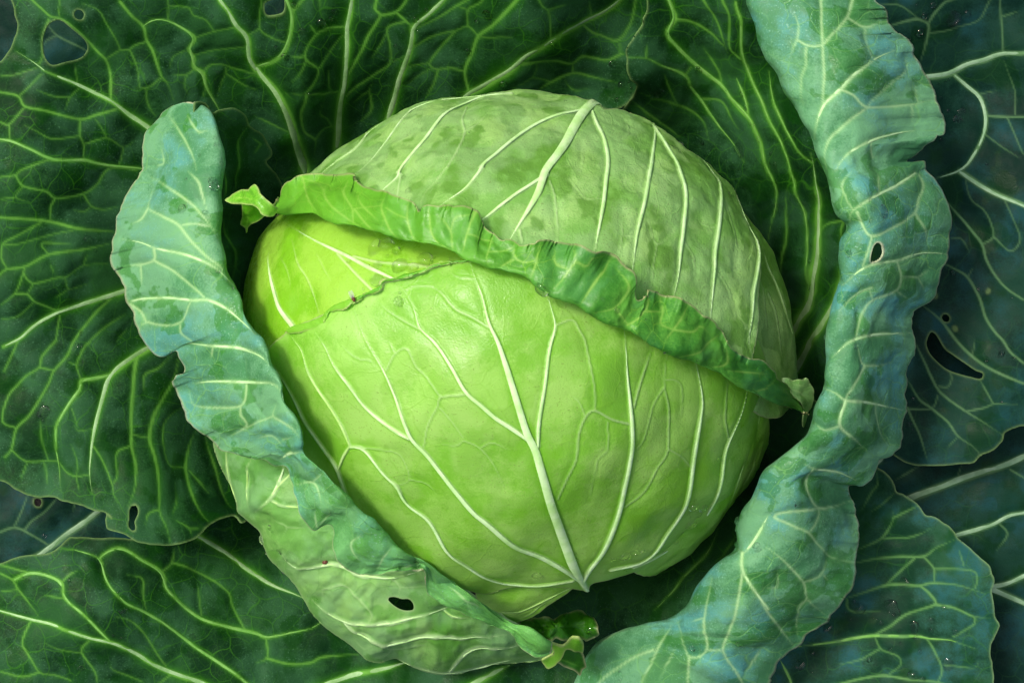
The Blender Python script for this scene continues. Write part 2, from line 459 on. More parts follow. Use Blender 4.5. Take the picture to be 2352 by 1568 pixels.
def leaf_mat(name, dark, light, fine, veinc, haloc, bloom=None, bloom_amt=.5, wet=None, wet_amt=.0, edgec=(.42, .45, .22),
             net=.55, net_scale=2.2, rough=.42, trans=.22, blotch=None, spec=.5, bump=.35, halo_amt=.6, transc=None, painted_sheen=None, wet_soft=.12, grad=None, grad_at=(0., .75), speck=None):
    m, t = nt_new(name); g = N(t)
    luv = g.attr('luv', 'Vector'); oc = g.n('ShaderNodeTexCoord').outputs['Object']
    # warped cell network: the fine veins
    wn_ = g.noise(luv, 1.6, 1)
    vm = g.n('ShaderNodeVectorMath', operation='MULTIPLY_ADD'); g.l(wn_.outputs['Color'], vm.inputs[0]); vm.inputs[1].default_value = (.5, .5, 0); g.l(luv, vm.inputs[2])
    def cells(sc, w):
        v = g.n('ShaderNodeTexVoronoi', feature='DISTANCE_TO_EDGE', voronoi_dimensions='2D'); v.inputs['Scale'].default_value = sc
        g.l(vm.outputs[0], v.inputs['Vector']); return g.ramp(v.outputs['Distance'], 0.0, w, 1.0, 0.0)
    c1 = cells(net_scale, .045); c2 = cells(net_scale * 3.1, .07)
    fade = g.ramp(g.attr('nf'), .30, .70, .2, 1)
    netf = g.math('MULTIPLY', g.math('MAXIMUM', c1, g.math('MULTIPLY', c2, .4)), g.math('MULTIPLY', fade, net))
    n2 = g.noise(oc, 170, 3, .68).outputs[0]; n3 = g.noise(oc, 1100, 1, .7).outputs[0]
    grain = g.math('ADD', g.math('MULTIPLY', n2, .6), g.math('MULTIPLY', n3, .4))
    c = g.mix(g.ramp(g.math('ADD', g.math('MULTIPLY', g.attr('na'), .4), g.math('MULTIPLY', grain, .6)), .38, .62), dark, light)
    if blotch: c = g.mix(g.math('MULTIPLY', g.ramp(g.math('ADD', g.math('MULTIPLY', g.attr('nw'), .7), g.math('MULTIPLY', n2, .3)), .51, .66), .85), c, blotch)
    if bloom:
        bm = g.ramp(g.math('ADD', g.math('MULTIPLY', g.attr('nb'), .6), g.math('MULTIPLY', grain, .4)), .40, .68)
        c = g.mix(g.math('MULTIPLY', bm, bloom_amt), c, bloom)
    if painted_sheen:
        gm = g.ramp(g.math('ADD', g.math('MULTIPLY', g.attr('nb'), .5), g.math('MULTIPLY', grain, .5)), .52, .78)  # sky sheen painted into the base colour as noisy bluish patches
        c = g.mix(g.math('MULTIPLY', gm, .48), c, painted_sheen)
    wetf = None
    if wet:
        wetf = g.math('MULTIPLY', g.ramp(g.math('ADD', g.math('MULTIPLY', g.attr('nw'), .75), g.math('MULTIPLY', n2, .25)), .60, .60 + wet_soft), wet_amt)
        c = g.mix(wetf, c, wet)
    if grad: c = g.mix(g.ramp(g.attr('grad'), grad_at[0], grad_at[1], .85, 0), c, grad)
    if speck: c = g.mix(g.math('MULTIPLY', g.ramp(n3, .64, .72), g.ramp(g.attr('nb'), .35, .65, .15, .8)), c, speck)
    c = g.mix(netf, c, fine)
    c = g.mix(g.math('MULTIPLY', g.attr('halo'), halo_amt), c, haloc)
    c = g.mix(g.attr('vein'), c, veinc)
    c = g.mix(g.math('MULTIPLY', g.attr('edge'), .75), c, edgec)
    bs = g.n('ShaderNodeBsdfPrincipled'); g.l(c, bs.inputs['Base Color'])
    r0 = g.ramp(n2, .3, .7, rough - .07, rough + .1)
    if wetf is not None: r0 = g.math('MULTIPLY', r0, g.math('SUBTRACT', 1.0, g.math('MULTIPLY', wetf, .5)))
    g.l(r0, bs.inputs['Roughness']); bs.inputs['Specular IOR Level'].default_value = spec
    b1 = g.n('ShaderNodeBump'); b1.inputs['Strength'].default_value = bump; b1.inputs['Distance'].default_value = .0012
    hh = g.math('SUBTRACT', g.math('ADD', g.math('MULTIPLY', n2, .6), g.math('MULTIPLY', n3, .3)), g.math('MULTIPLY', netf, .4))
    g.l(hh, b1.inputs['Height']); g.l(b1.outputs[0], bs.inputs['Normal'])
    tr = g.n('ShaderNodeBsdfTranslucent'); g.l(b1.outputs[0], tr.inputs['Normal'])
    if transc: tr.inputs['Color'].default_value = transc + (1,)
    else: g.l(g.mix(.5, c, light), tr.inputs['Color'])
    mx = g.n('ShaderNodeMixShader'); mx.inputs[0].default_value = trans
    g.l(bs.outputs[0], mx.inputs[1]); g.l(tr.outputs[0], mx.inputs[2])
    o = g.n('ShaderNodeOutputMaterial'); g.l(mx.outputs[0], o.inputs['Surface'])
    return m

def rib_mat(name, a, b, rough=.5):
    m, t = nt_new(name); g = N(t)
    oc = g.n('ShaderNodeTexCoord').outputs['Object']
    c = g.mix(g.ramp(g.noise(oc, 130, 4).outputs[0], .35, .65), a, b)
    bs = g.n('ShaderNodeBsdfPrincipled'); g.l(c, bs.inputs['Base Color']); bs.inputs['Roughness'].default_value = rough; bs.inputs['Specular IOR Level'].default_value = .25
    bp = g.n('ShaderNodeBump'); bp.inputs['Strength'].default_value = .25; bp.inputs['Distance'].default_value = .0008
    g.l(g.noise(oc, 500, 3).outputs[0], bp.inputs['Height']); g.l(bp.outputs[0], bs.inputs['Normal'])
    
    o = g.n('ShaderNodeOutputMaterial'); g.l(bs.outputs[0], o.inputs['Surface'])
    return m

M_OUT = leaf_mat('outer_leaf', (.005, .038, .008), (.019, .090, .021), (.050, .23, .010), (.17, .46, .060), (.050, .26, .007),
                 bloom=(.036, .130, .050), bloom_amt=.6, wet=(.005, .055, .002), wet_amt=.6, net=.42, net_scale=1.8, spec=.12, rough=.58, edgec=(.17, .30, .09), halo_amt=.62, speck=(.06, .17, .08))
M_DEEP = leaf_mat('shaded_outer_leaf', (.003, .024, .015), (.009, .046, .027), (.022, .09, .025), (.13, .28, .11), (.018, .090, .022),  # darker copy of the outer leaf: own dark green plus painted shade
                  bloom=(.014, .060, .050), bloom_amt=.6, painted_sheen=(.012, .080, .095), wet=(.004, .034, .003), wet_amt=.5, net=.3, net_scale=1.6, halo_amt=.4, spec=.10, rough=.58, edgec=(.14, .24, .08))
M_BLUE = leaf_mat('painted_sheen_leaf', (.006, .042, .019), (.017, .085, .036), (.040, .17, .03), (.17, .40, .11), (.036, .18, .03),
                  bloom=(.028, .110, .072), bloom_amt=.6, painted_sheen=(.018, .130, .165), wet=(.006, .055, .003), wet_amt=.5, net=.35, net_scale=1.6, halo_amt=.5, spec=.12, rough=.58, edgec=(.17, .30, .12))  # blue patches are sky reflection laid into the leaf colour
M_ROLL = leaf_mat('rolled_leaf_face', (.066, .245, .095), (.160, .415, .195), (.19, .48, .12), (.50, .79, .36), (.19, .49, .13),
                  bloom=(.14, .37, .23), bloom_amt=.42, painted_sheen=(.085, .40, .46), wet=(.025, .18, .005), wet_soft=.05, wet_amt=.55, net=.5, net_scale=1.8, edgec=(.52, .55, .34), halo_amt=.65, spec=.25, rough=.5, speck=(.24, .50, .32), bump=.55)
M_ROLLG = leaf_mat('rolled_wrapper_face', (.070, .26, .098), (.170, .43, .200), (.21, .52, .12), (.52, .81, .36), (.20, .52, .13),
                  bloom=(.16, .41, .24), bloom_amt=.42, painted_sheen=(.10, .41, .44), wet=(.035, .22, .006), wet_soft=.05, wet_amt=.6, net=.5, net_scale=1.8, edgec=(.54, .55, .32), halo_amt=.65, spec=.25, rough=.5, speck=(.26, .53, .32), bump=.55, grad=(.15, .47, .08), grad_at=(.95, .35))
M_TROLL = leaf_mat('head_leaf_rolled_face', (.040, .23, .018), (.12, .42, .040), (.26, .60, .05), (.42, .74, .13), (.20, .55, .03),
                   bloom=(.085, .34, .10), bloom_amt=.5, net=.5, net_scale=2.6, edgec=(.55, .52, .26), trans=.3, halo_amt=.55, grad=(.17, .52, .025))
M_LIP = leaf_mat('front_leaf_lip', (.12, .44, .012), (.24, .60, .04), (.3, .64, .05), (.4, .72, .1), (.25, .6, .03), net=.3, net_scale=2.5, edgec=(.5, .6, .2), rough=.35, trans=.3)
M_LIME = leaf_mat('lime_lobe', (.11, .42, .012), (.22, .58, .04), (.28, .62, .05), (.4, .72, .1), (.22, .56, .03), net=.4, net_scale=2.5, edgec=(.5, .6, .2), rough=.35, trans=.3)
M_BACK = leaf_mat('wrapper_underside', (.20, .46, .085), (.34, .61, .16), (.24, .52, .11), (.58, .82, .38), (.18, .48, .04),
                  bloom=(.34, .60, .22), bloom_amt=.5, blotch=(.13, .33, .04), net=.34, net_scale=1.2, halo_amt=.45, rough=.42, spec=.35, speck=(.16, .24, .06), bump=.55)
M_FRONT = leaf_mat('head_front_leaf', (.22, .56, .038), (.34, .69, .100), (.25, .57, .04), (.62, .86, .38), (.17, .53, .006),
                   bloom=(.44, .73, .18), bloom_amt=.4, wet=(.18, .50, .008), wet_amt=.3, net=.34, net_scale=1.1, halo_amt=.85, rough=.38, trans=.3, speck=(.22, .40, .05))
M_INNER = leaf_mat('head_inner_leaf', (.24, .60, .022), (.37, .72, .065), (.26, .62, .03), (.74, .92, .45), (.30, .66, .02),
                   net=.15, net_scale=1.1, rough=.26, trans=.3, halo_amt=.4)
M_BODY = leaf_mat('wrapper_outside', (.15, .40, .070), (.28, .56, .14), (.18, .46, .09), (.52, .78, .34), (.14, .46, .04),
                  bloom=(.25, .52, .22), bloom_amt=.5, wet=(.08, .32, .015), wet_amt=.5, net=.5, net_scale=1.6, halo_amt=.45, edgec=(.36, .55, .22))
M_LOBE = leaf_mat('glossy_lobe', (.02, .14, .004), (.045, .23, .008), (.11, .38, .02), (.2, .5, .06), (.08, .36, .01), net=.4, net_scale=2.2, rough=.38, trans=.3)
R_HEAD = rib_mat('pale_head_rib', (.44, .75, .25), (.58, .84, .40))
R_THIN = rib_mat('thin_head_rib', (.40, .70, .16), (.52, .78, .28))
R_OUT = rib_mat('green_rib', (.22, .43, .14), (.33, .54, .24))
R_ROLL = rib_mat('pale_rolled_rib', (.38, .67, .27), (.48, .74, .36))
R_TROLL = rib_mat('yellow_green_rib', (.26, .62, .05), (.38, .70, .11))
R_DEEP = rib_mat('grey_green_rib', (.17, .32, .16), (.26, .42, .25))
R_OUTT = rib_mat('thin_green_rib', (.12, .34, .050), (.18, .42, .085))
THIN = {R_HEAD: (3.4, R_THIN), R_OUT: (5.2, R_OUTT)}

def water_mat():
    m, t = nt_new('water'); g = N(t)
    # clear water: mostly light passing straight through the thin bead, the rest bent and mirrored at its skin
    gl = g.n('ShaderNodeBsdfGlass'); gl.inputs['Roughness'].default_value = .01; gl.inputs['IOR'].default_value = 1.33
    tp = g.n('ShaderNodeBsdfTransparent'); mx = g.n('ShaderNodeMixShader'); mx.inputs[0].default_value = .65
    g.l(tp.outputs[0], mx.inputs[1]); g.l(gl.outputs[0], mx.inputs[2])
    o = g.n('ShaderNodeOutputMaterial'); g.l(mx.outputs[0], o.inputs['Surface']); return m
M_WATER = water_mat()
def soil_mat():
    m, t = nt_new('soil'); g = N(t); oc = g.n('ShaderNodeTexCoord').outputs['Object']
    c = g.mix(g.ramp(g.noise(oc, 60, 6, .7).outputs[0], .35, .65), (.010, .009, .006), (.034, .028, .018))
    bs = g.n('ShaderNodeBsdfPrincipled'); g.l(c, bs.inputs['Base Color']); bs.inputs['Roughness'].default_value = .9
    bp = g.n('ShaderNodeBump'); bp.inputs['Strength'].default_value = .8; bp.inputs['Distance'].default_value = .006
    g.l(g.noise(oc, 140, 6, .7).outputs[0], bp.inputs['Height']); g.l(bp.outputs[0], bs.inputs['Normal'])
    o = g.n('ShaderNodeOutputMaterial'); g.l(bs.outputs[0], o.inputs['Surface']); return m
M_SOIL = soil_mat()
M_CORE = rib_mat('head_core', (.18, .36, .05), (.24, .44, .08), .6)

# ------------------------------------------------------------------ the ground
def ground():
    n = 121; g = np.linspace(-1.5, 1.5, n); X, Y = np.meshgrid(g, g, indexing='ij')
    Z = -.02 + .012 * fbm(X, Y, .16, 4, 3) + .006 * fbm(X, Y, .04, 3, 5)
    q, _ = grid_quads(n, n, np.ones((n, n), bool))
    o = mk_mesh('soil', np.stack([X, Y, Z], -1).reshape(-1, 3), q, M_SOIL); o['kind'] = 'structure'
ground()

# ------------------------------------------------------------------ the cabbage
cab = bpy.data.objects.new('cabbage', None); col.objects.link(cab); cab.location = (0, 0, -.02)
cab['label'] = 'large wet green cabbage with a pale head cupped by rolled outer leaves'
cab['category'] = 'cabbage'
bpy.context.view_layer.update()
class _Shift: pass
def stalk():
    n = 24; rows = []; hs = np.linspace(-.03, .075, 8); rs = [.030, .026, .023, .022, .023, .026, .032, .040]
    a = np.linspace(0, 2 * np.pi, n, endpoint=False)
    c = P(np.array(1180.), np.array(800.), np.array(.05))
    for h, r in zip(hs, rs):
        rr = r * (1 + .06 * np.sin(3 * a + h * 90)); rows.append(np.stack([c[0] + rr * np.cos(a), c[1] + rr * np.sin(a), h + 0 * a], -1))
    V = np.vstack(rows); Q = []
    for j in range(7):
        i = np.arange(n); k = (i + 1) % n; Q.append(np.stack([j * n + i, j * n + k, (j + 1) * n + k, (j + 1) * n + i], 1))
    mk_mesh('stalk', V, np.vstack(Q), R_DEEP, cab)
stalk()

# closed core of the head, just under its visible leaves
HD_F = (1168, 792, 636, 588, .120, .120)
HD_T = (1183, 812, 648, 603, .122, .124)
HD_I = (1168, 800, 622, 585, .114, .108)
def core():
    cx, cy, a, b, zc, c = 1172, 800, 570, 530, .112, .096
    nth, nph = 40, 80; V = []; Q = []
    for i in range(nth + 1):
        th = math.pi * (.002 + .9 * i / nth)
        ph = np.linspace(0, 2 * np.pi, nph, endpoint=False)
        V.append(P(cx + a * math.sin(th) * np.cos(ph), cy + b * math.sin(th) * np.sin(ph), zc + c * math.cos(th) + 0 * ph))
    for i in range(nth):
        k = np.arange(nph); l = (k + 1) % nph
        Q.append(np.stack([i * nph + k, (i + 1) * nph + k, (i + 1) * nph + l, i * nph + l], 1))
    mk_mesh('head_core', np.vstack(V), np.vstack(Q), M_CORE, cab)
core()

# ---- outer leaves lying low around the head -----------------------------------------------------
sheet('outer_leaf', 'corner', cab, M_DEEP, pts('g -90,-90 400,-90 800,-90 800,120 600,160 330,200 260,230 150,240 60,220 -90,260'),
      tps([(-90, -90, .05), (330, 60, .04), (60, 200, .045), (150, 100, .05), (-90, 260, .04)]),
      '3: t00 120,0 170,120 200,230\n3: t00 430,200 530,330 780,460 900,560\n2: t00 530,330 440,380 400,450', seed=31, ribmat=R_DEEP)

V_LTT = '''
3 4: t00 340,0 430,90 510,165 590,180 680,240 790,360 880,470 960,550 1000,650 1020,740 1030,920
2: t00 600,0 580,160
3 2: t00 490,190 430,320 408,400 400,500 380,560 350,600
3 8: t00 160,480 350,600 400,650 700,770 880,860 1060,960 1200,1070 1380,1190 1500,1290
5 3: t00 1140,0 1230,140 1320,250 1340,380 1400,490 1480,710 1550,800 1610,950
2.5 7: t00 1320,240 1420,170 1540,180 1640,240 1790,345 1730,460 1780,540 1780,640 1870,690 1900,820 2010,1010 2090,1150
2.5: t00 1550,180 1560,30 1560,-60
2: t00 1560,30 1740,60 1780,130 1890,170 1970,280
2: t00 1700,480 1590,540 1560,640
2.5: t00 1780,660 1720,710 1590,710
2.5: t00 1880,670 1930,620 2050,620 2150,660 2351,690
2.5: t00 1330,400 1230,430 1180,470 1100,470 980,540
2: t00 1100,470 1060,360 990,220 930,90 790,30
2: t00 1190,480 1260,640 1290,820
2.5: t00 1480,740 1400,810 1350,830 1250,835
2: t00 1350,830 1370,950 1410,1040 1450,1090
3 4: t00 -60,830 0,840 160,880 230,980 420,1020 740,1095 900,1060 1080,1020
2: t00 180,870 290,770 380,680
3: t00 -60,1110 0,1120 80,1140 230,985
3: t00 80,1140 80,1280
4 6: t00 -60,1270 0,1280 80,1285 300,1380 460,1460 620,1475 800,1480 940,1520 1100,1550 1300,1558 1500,1568
3: t00 460,1465 330,1510 180,1568 t01 140,40 0,60 -60,70
3: t00 740,1100 740,1240 780,1330 790,1470
2: t00 780,1330 1000,1280 1160,1370 1270,1320
2: t00 1160,1370 1150,1450 1130,1540
2: t00 740,1250 480,1275 340,1210 220,1150
2: t00 730,800 640,890 600,1000
1.6: t00 680,600 700,740
2: t00 1900,830 1870,940
2: t00 1720,720 1700,800 1740,900
1.6: t00 0,690 120,680 330,630
1.6: t00 1000,1280 950,1190 890,1100
1.6: t00 640,890 480,880 340,830
6 9: t00 2000,-60 2030,0 2100,80 2170,220 2270,330 2290,520 2351,650
9 14: t10 0,620 40,680 150,770 230,900 290,1050 340,1220 390,1370 440,1500 470,1620
2.5: t00 2150,235 1970,280 1800,345
2: t00 2240,420 1990,470 1780,520
2: t00 2290,300 2351,270
2: t00 2080,660 2080,710 2040,800 2010,920
2: t00 2080,710 2250,810 2351,830
6 5: t10 250,-60 270,0 330,130 310,280 250,430 130,540 10,610
4 3: t10 330,130 390,80 480,0 540,-60
2.5: t10 50,-60 50,0 30,240 130,320 260,360
2.5: t10 30,250 0,265
2: t10 600,-60 600,0 600,160
6 12: t10 895,-60 890,0 870,150 840,280 840,420 820,560 800,760 760,900 750,1260 745,1400
3: t10 820,265 560,295 430,460 550,570 500,680 420,760
2.5: t10 490,220 550,295
2.5: t10 430,460 280,480
2: t10 440,490 380,590 300,680
2: t10 550,570 680,450 800,340
4: t10 430,780 400,880 380,960 420,1150 530,1250 540,1420
2.5: t10 530,1250 600,1160 700,1140
2: t10 690,1140 640,1050 570,980 580,890
2: t10 740,800 420,765 250,785
3: t10 0,1090 140,1130 260,1160
2: t10 650,600 660,770
4: t10 1110,-60 1100,0 1090,70 1140,110 1040,300 950,490 830,690
4: t10 1140,110 1280,70 1360,0 1400,-60
4: t10 1290,70 1440,190
6 10: t10 1760,-60 1700,0 1560,110 1440,200 1440,290 1400,480 1320,700 1240,990 1200,1100
3: t10 1960,-40 1890,0 1700,110 1480,210
3: t10 1380,150 1270,180 1200,240 1230,400 1225,570 1100,660 950,760 820,860
2: t10 1210,250 1140,390 1060,520
2: t10 1390,480 1250,560
3: t10 1060,760 1040,820 1060,1010 960,1130
2: t10 1040,820 900,930
3: t10 1440,400 1590,310 1830,240 1950,210 2050,280
3: t10 1950,210 1960,50 2060,0 2120,-60
2: t10 1960,50 1840,20
3: t10 1830,250 1710,390 1590,540 1650,585 1780,560 1910,570
2: t10 1590,540 1430,590 1330,650
3: t10 1670,590 1630,720 1560,870
1.6: t10 1600,590 1380,770
5: t10 2420,-60 2351,20 2200,160 2050,280 1990,420 1920,570 1950,740
5 10: t20 1130,-60 1080,0 970,110 830,190 650,240 480,250 340,290 150,400 0,520 t10 2200,600 2050,710 1950,770 1890,840 1850,950
2: t10 2050,290 2351,265
3: t20 660,250 750,320 830,345 970,375 1100,240 1180,0 1190,-60
2.5: t20 330,280 320,60 270,10 230,-60
2.5: t20 320,45 520,30
4: t20 80,490 380,490 530,540 630,490 740,520 870,545 1000,480
4: t20 140,830 340,720 550,640 700,680 850,720 960,740
3: t20 550,640 550,560
2: t20 0,690 170,640 220,560 215,500
2: t20 180,640 340,710
2: t20 480,710 560,790 700,790
2.5: t20 760,190 750,60
2: t20 985,400 985,470
3: t01 140,50 210,145 430,200 520,265 800,235 940,150 1050,5 1270,5
3: t01 520,265 480,360 490,480
2.5: t01 800,240 880,350 1000,380 1110,350
2: t01 880,350 810,400 710,385
2: t01 200,150 140,250 270,300
2: t01 140,250 0,265
4 5: t01 -60,435 0,440 240,460 490,495 750,550 1050,575 1200,600
3: t01 390,500 150,610 20,680 10,800 60,890
2: t01 20,680 140,685 340,645 700,570
4: t01 1100,665 1030,685 800,735 450,780 230,880 60,905 0,950 -60,990
2.5: t01 450,770 390,700 410,680 680,690
2.5: t01 230,890 215,935 300,1030 530,980 600,980 790,880 1020,860
2.5: t01 215,935 140,1120 0,1240
3: t01 140,1130 250,1135 310,1200 400,1240 550,1300
2: t01 300,1040 250,1135
2: t01 600,980 635,1085 820,1045
1.6: t01 635,1085 510,1170
2: t01 790,880 830,780
1.6: t01 490,940 460,850
9 5: t01 1300,1060 1150,1110 950,1170 700,1250 540,1300 300,1440 160,1560 0,1640
3: t01 560,1330 510,1568
3.5: t01 1050,1170 900,1310 690,1568 t02 610,140 480,280 430,390 360,510 250,690 130,810 75,1000 0,1080
3: t01 1190,1310 1000,1430 860,1550
1.6: t01 1230,1430 1130,1550
1.6: t01 310,1210 150,1350 0,1380
3: t02 150,0 80,140 0,300
3: t02 510,0 370,150 345,250 220,330 120,430 40,530 10,740 130,805
3: t02 350,255 480,275
3: t02 850,0 800,40 705,210 740,360
2: t02 620,200 700,215
10 4: t02 1500,10 1380,70 1200,180 1040,310 980,460 920,640 850,880 820,1060 800,1220 815,1400
6 3: t02 1030,300 850,345 740,365 720,450 600,610 500,780 480,950 465,1120 480,1380
3: t02 840,960 950,1110 1040,1310 1050,1400 1090,1470
5 3.5: t02 1310,110 1270,230 1250,380 1250,600 1260,850 1250,960 1270,1130 1250,1350 1190,1500
2.5: t02 1240,960 1100,1030 1095,1230 1050,1300
5: t02 1660,110 1610,170 1540,380 1460,580 1410,870 1450,1130 1480,1530 t03 1540,130 1570,280
3: t02 1540,150 1440,250 1340,310 1340,480
2: t02 1260,860 1400,880
2.5: t02 1660,600 1570,670 1520,780 1530,960 1560,1090 1610,1140 1745,1130
5: t02 1810,810 1770,950 1745,1130 1780,1300 1860,1568 t03 1920,90
3: t02 1900,850 1960,1020 2050,1250 2140,1500
2: t02 1780,1160 1950,1350
2.5: t02 75,1010 180,1120 370,1120 465,1120
2: t02 350,750 370,1110
2: t02 330,1140 340,1330
2: t02 470,1130 540,1220 650,1250 800,1230
1.6: t02 650,1250 680,1390
1.6: t02 630,960 670,1100 660,1240
1.6: t02 640,630 680,750 690,830 850,820
1.6: t02 180,1140 130,1280
2: t02 1640,1280 1640,1450 1600,1568
3: t02 1480,1530 1380,1568 t03 1350,100
2: t03 1630,70 1740,150 1760,220
2: t03 1740,150 1850,150
'''
sheet('outer_leaf', 'LTT', cab, M_OUT,
      pts('''g 36,-80 38,0 46,45 50,62 45,78 27,112 12,130 0,140 -90,175 -90,1075 0,1108 22,1125 60,1146 105,1146 120,1152 172,1163
             206,1172 235,1176 255,1187 243,1180 238,1206 248,1218 285,1227 320,1245 363,1250 400,1251 445,1240 470,1217 490,1201 520,1187 540,1185 552,1203 570,1190
             575,1120 590,1020 650,900 700,700 730,520 830,420 1000,330 1250,285 1350,222 1365,228 1390,236 1406,240 1440,228 1458,207 1466,195
             1500,150 1530,0 1530,-80'''),
      tps([(-90, 0, 0.1148), (-90, 300, 0.1220), (0, 700, 0.1075), (-90, 1075, 0.0785), (250, 1200, 0.0930), (450, 1240, 0.0785), (300, 100, 0.1148), (600, 0, 0.1220),
           (900, 0, 0.1075), (1250, 0, 0.1148), (1450, 100, .070), (1450, 210, .058), (350, 600, 0.0713), (700, 400, 0.0350), (570, 700, 0.0350), (500, 1000, 0.0423),
           (1000, 280, 0.0423), (1300, 240, 0.0495), (200, 400, 0.1075), (300, 900, 0.0858), (550, 1180, 0.0568), (900, 150, 0.0785), (620, 200, 0.0858)]), V_LTT,
      holes=[pts('t00 480,240 560,195 620,215 690,280 760,350 790,400 795,450 760,510 700,545 600,570 490,600 440,570 410,500 410,400 430,330'),
             pts('t00 760,90 795,105 803,140 785,175 750,182 722,160 720,125 735,100'),
             pts('t10 80,40 110,20 200,0 262,20 265,100 230,130 110,140 80,100'),
             pts('t02 1205,1530 1245,1490 1275,1520 1280,1568 t03 1245,80 1250,130 1235,170 1200,150 1185,110 1195,60')],
      seed=3, quilt=.0007, ribmat=R_OUT, tube=3.4, noise=((.014, 230, 2), (.0014, 60, 2)))

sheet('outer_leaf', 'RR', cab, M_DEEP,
      pts('''g 1990,-90 2450,-90 2450,960 t32 2351,760 2250,800 2160,850 2140,920 2060,1000 1960,1050 1900,1110 1700,1130 1500,1130 1400,1140 1250,1110 1150,1050
             1000,900 g 1960,980 1930,700 1950,300'''),
      tps([(1960, 300, .08), (1950, 900, .075), (2100, 1050, .085), (2300, 1030, .09), (2352, 950, .10), (2352, 500, .07), (2352, 0, .08), (2100, 0, .085), (2200, 600, .07), (2200, 250, .055), (2250, 850, .08)]),
      '''
5: t30 1060,300 1160,240 1300,195 1390,185 1480,225 1495,320 1480,450 1430,610
4: t30 1480,220 1540,110 1630,20 1720,0 1800,-60
2.5: t30 1500,320 1640,300 1770,265 1950,210 2050,20
2.5: t30 1000,30 1070,45 1220,55 1370,160
9 6: t30 1300,735 1470,720 1700,690 1850,610 2000,570 2150,495 2351,470 2600,420
6 5: t30 1740,710 1850,810 1950,890 1990,1000 2000,1100 1970,1250 1870,1450 1770,1568 t31 1540,80 1400,120
4: t30 2000,1065 2200,1080 2351,1080 2500,1090
3: t30 2160,480 2150,200 2140,0 2140,-60
2.5: t30 2150,170 2300,110
2.5: t30 2200,1090 2300,1350 2340,1440
2: t30 2270,1060 2270,850 2200,650 2170,560
2: t30 1990,1260 2150,1380 2300,1480
1.6: t30 1960,870 2100,840
8 6: t31 1750,15 1900,90 2150,230 2351,310 2500,380
5 3: t31 1500,180 1620,280 1760,420 1880,570 1970,680 2010,810 2100,960 2200,1080 2351,1190
2.5: t31 1970,675 2070,610 2050,480 1990,340 1880,250 1820,90
2.5: t31 2080,615 2230,730 2320,610 2250,420 2170,250
5 3.5: t31 1500,800 1610,850 1720,900 1840,970 1940,1150 2000,1350 2100,1500 2160,1560 t32 2230,100 2351,200
2: t31 1840,970 1890,880
2: t31 1650,630 1770,630 1850,750
5: t31 1350,1180 1430,1240 1600,1380 1740,1568 t32 1880,140 2060,260 2351,380
4: t32 1300,-100 1360,10 1430,150 1520,340 1590,450 1800,620 2000,760 2150,860
3: t32 1290,600 1390,820 1490,1080
4: t32 1200,280 1290,360 1400,520 1510,600 1660,730 1750,860 1900,970 1960,1050
2.5: t32 1300,610 1510,600 1570,480
2.5: t32 1580,400 1660,400 1690,310 1640,230
3: t32 1830,630 1980,600 2060,570 2300,580
3: t32 1940,340 2060,570
2: t32 1900,0 1880,140
2: t32 1750,870 1660,970
''', holes=[pts('g 2131,778 2140,762 2152,770 2170,800 2185,812 2240,850 2256,856 2253,868 2238,866 2200,856 2170,842 2140,815 2130,793'),
            pts('t31 1635,1315 1665,1340 1668,1370 1650,1388 1620,1380 1600,1350 1608,1325'), pts('t31 1705,1435 1722,1432 1735,1455 1725,1470 1710,1460'),
            pts('t31 2025,1080 2036,1090 2024,1115 2012,1110'), pts('t31 1525,1110 1548,1150 1535,1168 1510,1150')],
      seed=5, quilt=.0007, ribmat=R_DEEP, tube=3.2, noise=((.012, 210, 2), (.0014, 60, 2)))

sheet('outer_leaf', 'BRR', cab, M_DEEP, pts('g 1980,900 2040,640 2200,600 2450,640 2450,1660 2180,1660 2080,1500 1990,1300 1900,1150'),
      tps([(1930, 960, .03), (2450, 900, .045), (2450, 1660, .03), (2180, 1660, .02), (1990, 1300, .025), (2200, 1150, .035), (2300, 1350, .03)]),
      '''
12 9: t32 1000,1590 1310,1450 1600,1330 1900,1230 2200,1130 2351,1060 2500,990
3: t32 2230,1180 2351,1250
8: t32 960,1150 1080,1060
3: t32 1180,1280 1400,1140
2: t32 1750,1250 1790,1140
8 6: t33 1640,235 1740,200 1900,160 2100,90 2220,20 2351,0 2500,-40
3: t33 2110,90 2200,200 2100,350
9: t33 1950,710 2080,690 2200,660 2351,590 2500,530
11: t33 1950,690 2090,720 2351,840 2500,900
''', seed=7, ribmat=R_DEEP, noise=((.006, 180, 2), (.0015, 60, 2)))

